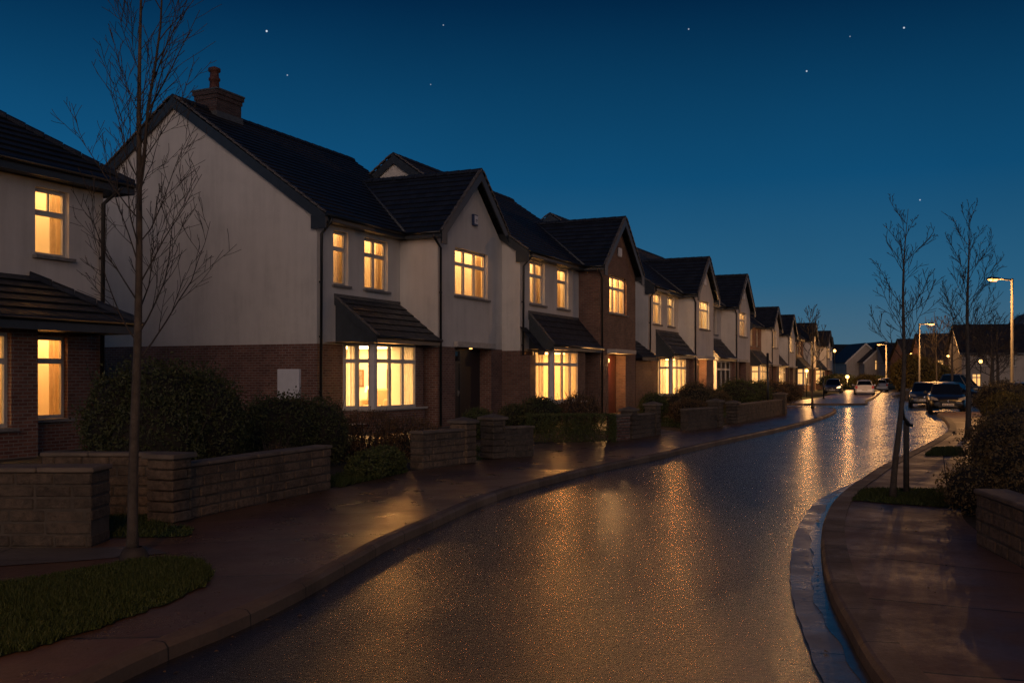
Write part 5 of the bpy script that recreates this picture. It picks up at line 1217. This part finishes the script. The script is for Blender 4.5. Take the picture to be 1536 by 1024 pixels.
# ------------------------------------------------------------------ closing terrace and right hand houses
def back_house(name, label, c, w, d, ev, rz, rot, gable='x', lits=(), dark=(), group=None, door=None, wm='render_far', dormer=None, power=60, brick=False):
    """front is local -y, centred on c"""
    H = thing(name, label, 'house', (c[0], c[1], 0), rot, group)
    F = lambda u, w_, v: (u, w_, v); wl = MB(); holes = [(*h, 0.12) for h in list(lits)+list(dark)]
    panel(wl, F, -w/2, w/2, -0.3, ev, holes, 0.12)
    for x in (-w/2, w/2): wl.face([(x, 0, -0.3), (x, d, -0.3), (x, d, ev), (x, 0, ev)])
    wl.face([(-w/2, d, -0.3), (w/2, d, -0.3), (w/2, d, ev), (-w/2, d, ev)])
    rf = MB(); fb = MB()
    if gable == 'y':      # gable faces the street
        wl.face([(-w/2, 0, ev), (w/2, 0, ev), (0, 0, rz)]); wl.face([(-w/2, d, ev), (w/2, d, ev), (0, d, rz)])
        for s in (-1, 1):
            k = (rz-ev)/(w/2)*0.4
            slope(rf, (s*(w/2+0.4), -0.4, ev-k+0.08), (s*(w/2+0.4), d+0.4, ev-k+0.08), (0, -0.4, rz+0.08), (0, d+0.4, rz+0.08), 0.35)
            board(fb, (s*(w/2+0.4), -0.38, ev-k+0.06), (0, -0.38, rz+0.06), 0.36, 0.06)
    else:
        for x in (-w/2, w/2): wl.face([(x, 0, ev), (x, d, ev), (x, d/2, rz)])
        k = (rz-ev)/(d/2)*0.4
        slope(rf, (-w/2-0.3, -0.4, ev-k+0.08), (w/2+0.3, -0.4, ev-k+0.08), (-w/2-0.3, d/2, rz+0.08), (w/2+0.3, d/2, rz+0.08), 0.35)
        slope(rf, (-w/2-0.3, d+0.4, ev-k+0.08), (w/2+0.3, d+0.4, ev-k+0.08), (-w/2-0.3, d/2, rz+0.08), (w/2+0.3, d/2, rz+0.08), 0.35)
        board(fb, (-w/2-0.3, -0.38, ev-k+0.06), (w/2+0.3, -0.38, ev-k+0.06), 0.2, 0.06)
        for x in (-w/2-0.28, w/2+0.28): board(fb, (x, -0.4, ev-k+0.06), (x, d/2, rz+0.06), 0.32, 0.06)
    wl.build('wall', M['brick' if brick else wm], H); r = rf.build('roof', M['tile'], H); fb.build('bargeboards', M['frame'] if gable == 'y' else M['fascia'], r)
    for i, h in enumerate(list(lits)+list(dark)):
        o = window_frame(H, F, *h, cols=2 if h[1]-h[0] > 0.9 else 1, top=0.3, w=0.06)
        blind(o, F, *h, 1.0 if i < len(lits) else 0, 0.14)
        sill(o, F, h[0], h[1], h[2], inn=0.06)
    if door:
        m = MB(); m.box(door-0.5, door+0.5, -0.06, -0.002, 0, 2.1); m.build('door', M['door_black'], H)
    return H
T0 = (0.0)
def rowpt(px, D): return ((px-768)/FP*D, D)
back_house('terrace_house', 'dim house with dark roof between the row and the closing terrace', rowpt(1272, 200), 9, 8, 5.0, 8.3, 0.05, 'x', [(-1.0, 0.0, 3.2, 4.4)], [(2.0, 3.0, 3.2, 4.4)], 'houses closing the street')
back_house('terrace_house', 'white gabled house closing the street, left of the farthest lamp', rowpt(1298, 186), 7.0, 9, 4.7, 8.0, 0.0, 'y', [(-1.3, -0.3, 3.4, 4.9)], [(-1.4, 0.2, 0.8, 2.2)], 'houses closing the street', door=2.0)
back_house('terrace_house', 'white house with wide gable behind the farthest lamp', rowpt(1328, 183), 7.6, 9, 4.7, 8.2, 0.0, 'y', [(-1.9, -0.6, 3.0, 4.8)], [(1.0, 2.2, 3.0, 4.4)], 'houses closing the street', door=-2.2)
back_house('terrace_house', 'pale house with a dark square window right of the farthest lamp', rowpt(1362, 178), 8.0, 8, 4.6, 7.9, -0.05, 'x', [], [(-2.6, -1.0, 2.8, 4.4), (1.2, 2.4, 2.8, 4.2)], 'houses closing the street', door=0.2)
back_house('terrace_house', 'dark roofed house behind the lamplit evergreen', rowpt(1384, 172), 9.0, 9, 4.4, 8.2, -0.1, 'y', [], [(-2.6, -1.4, 2.8, 4.2)], 'houses closing the street', brick=True)
back_house('corner_house', 'cream house at the right edge behind the nearest lamp post', rowpt(1512, 108), 9.2, 9, 4.55, 7.6, -0.25, 'x', [(-3.6, -2.6, 0.7, 2.1)], [(-3.2, -2.0, 2.85, 4.15), (-0.4, 0.8, 2.85, 4.15), (2.0, 3.4, 0.5, 2.1)], 'houses on the right', power=90)
back_house('corner_house', 'taller dark roofed house behind the cream one', rowpt(1560, 122), 11, 10, 5.2, 9.8, -0.25, 'y', [], [], 'houses on the right', brick=True)
back_house('corner_house', 'brown house hidden among the bare trees on the right', rowpt(1440, 132), 9, 9, 4.4, 7.6, -0.2, 'x', [(-3.0, -2.0, 2.8, 4.0), (0.6, 1.5, 0.8, 2.0)], [], 'houses on the right', brick=True)
back_house('corner_house', 'long dark house left of the brown one behind the bare trees', rowpt(1412, 140), 9, 9, 4.2, 7.2, -0.1, 'x', [(1.6, 2.4, 2.8, 4.0)], [], 'houses on the right', brick=True)

# ------------------------------------------------------------------ world, sun, camera
w = bpy.data.worlds.new('World'); scene.world = w; w.use_nodes = True; nt = w.node_tree; nt.nodes.clear()
out = N(nt, 'ShaderNodeOutputWorld'); bg = N(nt, 'ShaderNodeBackground'); L(nt, bg.outputs[0], out.inputs[0])
gen = nt.nodes.new('ShaderNodeTexCoord').outputs['Generated']
nrm = N(nt, 'ShaderNodeVectorMath', operation='NORMALIZE'); L(nt, gen, nrm.inputs[0])
sx = N(nt, 'ShaderNodeSeparateXYZ'); L(nt, nrm.outputs[0], sx.inputs[0])
cr = ramp(nt, math_(nt, 'MULTIPLY', sx.outputs[2], 1.0, True), [(0.0, (0.088, 0.150, 0.205)), (0.035, (0.062, 0.146, 0.220)), (0.09, (0.024, 0.122, 0.232)), (0.19, (0.0050, 0.076, 0.184)), (0.35, (0.0006, 0.0205, 0.064)), (0.6, (0.0005, 0.012, 0.042)), (1.0, (0.0005, 0.010, 0.036))])
# the twilight is brighter to the left of the street than to the right
az = N(nt, 'ShaderNodeMapRange'); L(nt, sx.outputs[0], az.inputs[0]); az.inputs[1].default_value = -0.45; az.inputs[2].default_value = 0.5; az.inputs[3].default_value = 1.12; az.inputs[4].default_value = 0.86
col = mixc(nt, 1.0, cr.outputs[0], az.outputs[0], 'MULTIPLY')
cl = ramp(nt, noise(nt, nrm.outputs[0], 2.2, 4, 0.6), [(0.3, 0.94), (0.7, 1.05)]); col = mixc(nt, 1.0, col, cl.outputs[0], 'MULTIPLY')
stars = None
for (px, py, s) in ((400, 47, 1.0), (431, 113, 0.45), (665, 38, 0.4), (646, 127, 0.3), (562, 78, 0.2), (517, 42, 0.2), (800, 62, 0.18), (1033, 44, 0.5), (1210, 107, 0.7), (1275, 55, 0.3), (1356, 42, 0.8), (1380, 300, 0.5), (980, 15, 0.2), (120, 40, 0.2), (1480, 200, 0.15), (870, 190, 0.12)):
    if s < 0.25: continue
    d = Vector(((px-768)/FP, 1.0, (HY-py)/FP)).normalized()
    ds = N(nt, 'ShaderNodeVectorMath', operation='DISTANCE'); L(nt, nrm.outputs[0], ds.inputs[0]); ds.inputs[1].default_value = d
    mr = N(nt, 'ShaderNodeMapRange'); L(nt, ds.outputs['Value'], mr.inputs[0]); mr.inputs[1].default_value = 0.0004; mr.inputs[2].default_value = 0.0005+0.0006*s; mr.inputs[3].default_value = 0.9*s; mr.inputs[4].default_value = 0.0
    stars = mr.outputs[0] if stars is None else math_(nt, 'ADD', stars, mr.outputs[0])
tint = mixc(nt, 1.0, (0.85, 0.93, 1.0), stars, 'MULTIPLY')
col = mixc(nt, 1.0, col, tint, 'ADD')
L(nt, col, bg.inputs[0]); bg.inputs[1].default_value = 1.0

# soft warm sun added behind the viewer as afterglow, to light the walls
sd = bpy.data.lights.new('sun', 'SUN'); sd.energy = 0.78; sd.color = (1.0, 0.70, 0.55); sd.angle = R(50)
so = bpy.data.objects.new('sun', sd); COL.objects.link(so)
to = Vector((0.0, 0.98, -0.17)).normalized(); so.rotation_euler = to.to_track_quat('-Z', 'Y').to_euler()

cd = bpy.data.cameras.new('camera'); cam = bpy.data.objects.new('camera', cd); COL.objects.link(cam)
cam.location = (0, 0, HC); cam.rotation_euler = (R(90), 0, 0)
cd.sensor_width = 36; cd.lens = 36*FP/1536; cd.shift_y = (HY-512)/1536; cd.clip_start = 0.1; cd.clip_end = 3000
scene.camera = cam
vs = scene.view_settings; vs.view_transform = 'Standard'; vs.look = 'None'; vs.exposure = 0; vs.gamma = 1
scene.cycles.use_adaptive_sampling = False; scene.cycles.use_light_tree = False
scene.cycles.use_denoising = True; scene.cycles.denoising_prefilter = 'NONE'; scene.cycles.denoising_input_passes = 'RGB_ALBEDO_NORMAL'
scene.cycles.max_bounces = 8; scene.cycles.diffuse_bounces = 4; scene.cycles.glossy_bounces = 3; scene.cycles.transparent_max_bounces = 12
scene.cycles.sample_clamp_indirect = 2.0; scene.cycles.sample_clamp_direct = 12.0
scene.cycles.caustics_reflective = False; scene.cycles.caustics_refractive = False
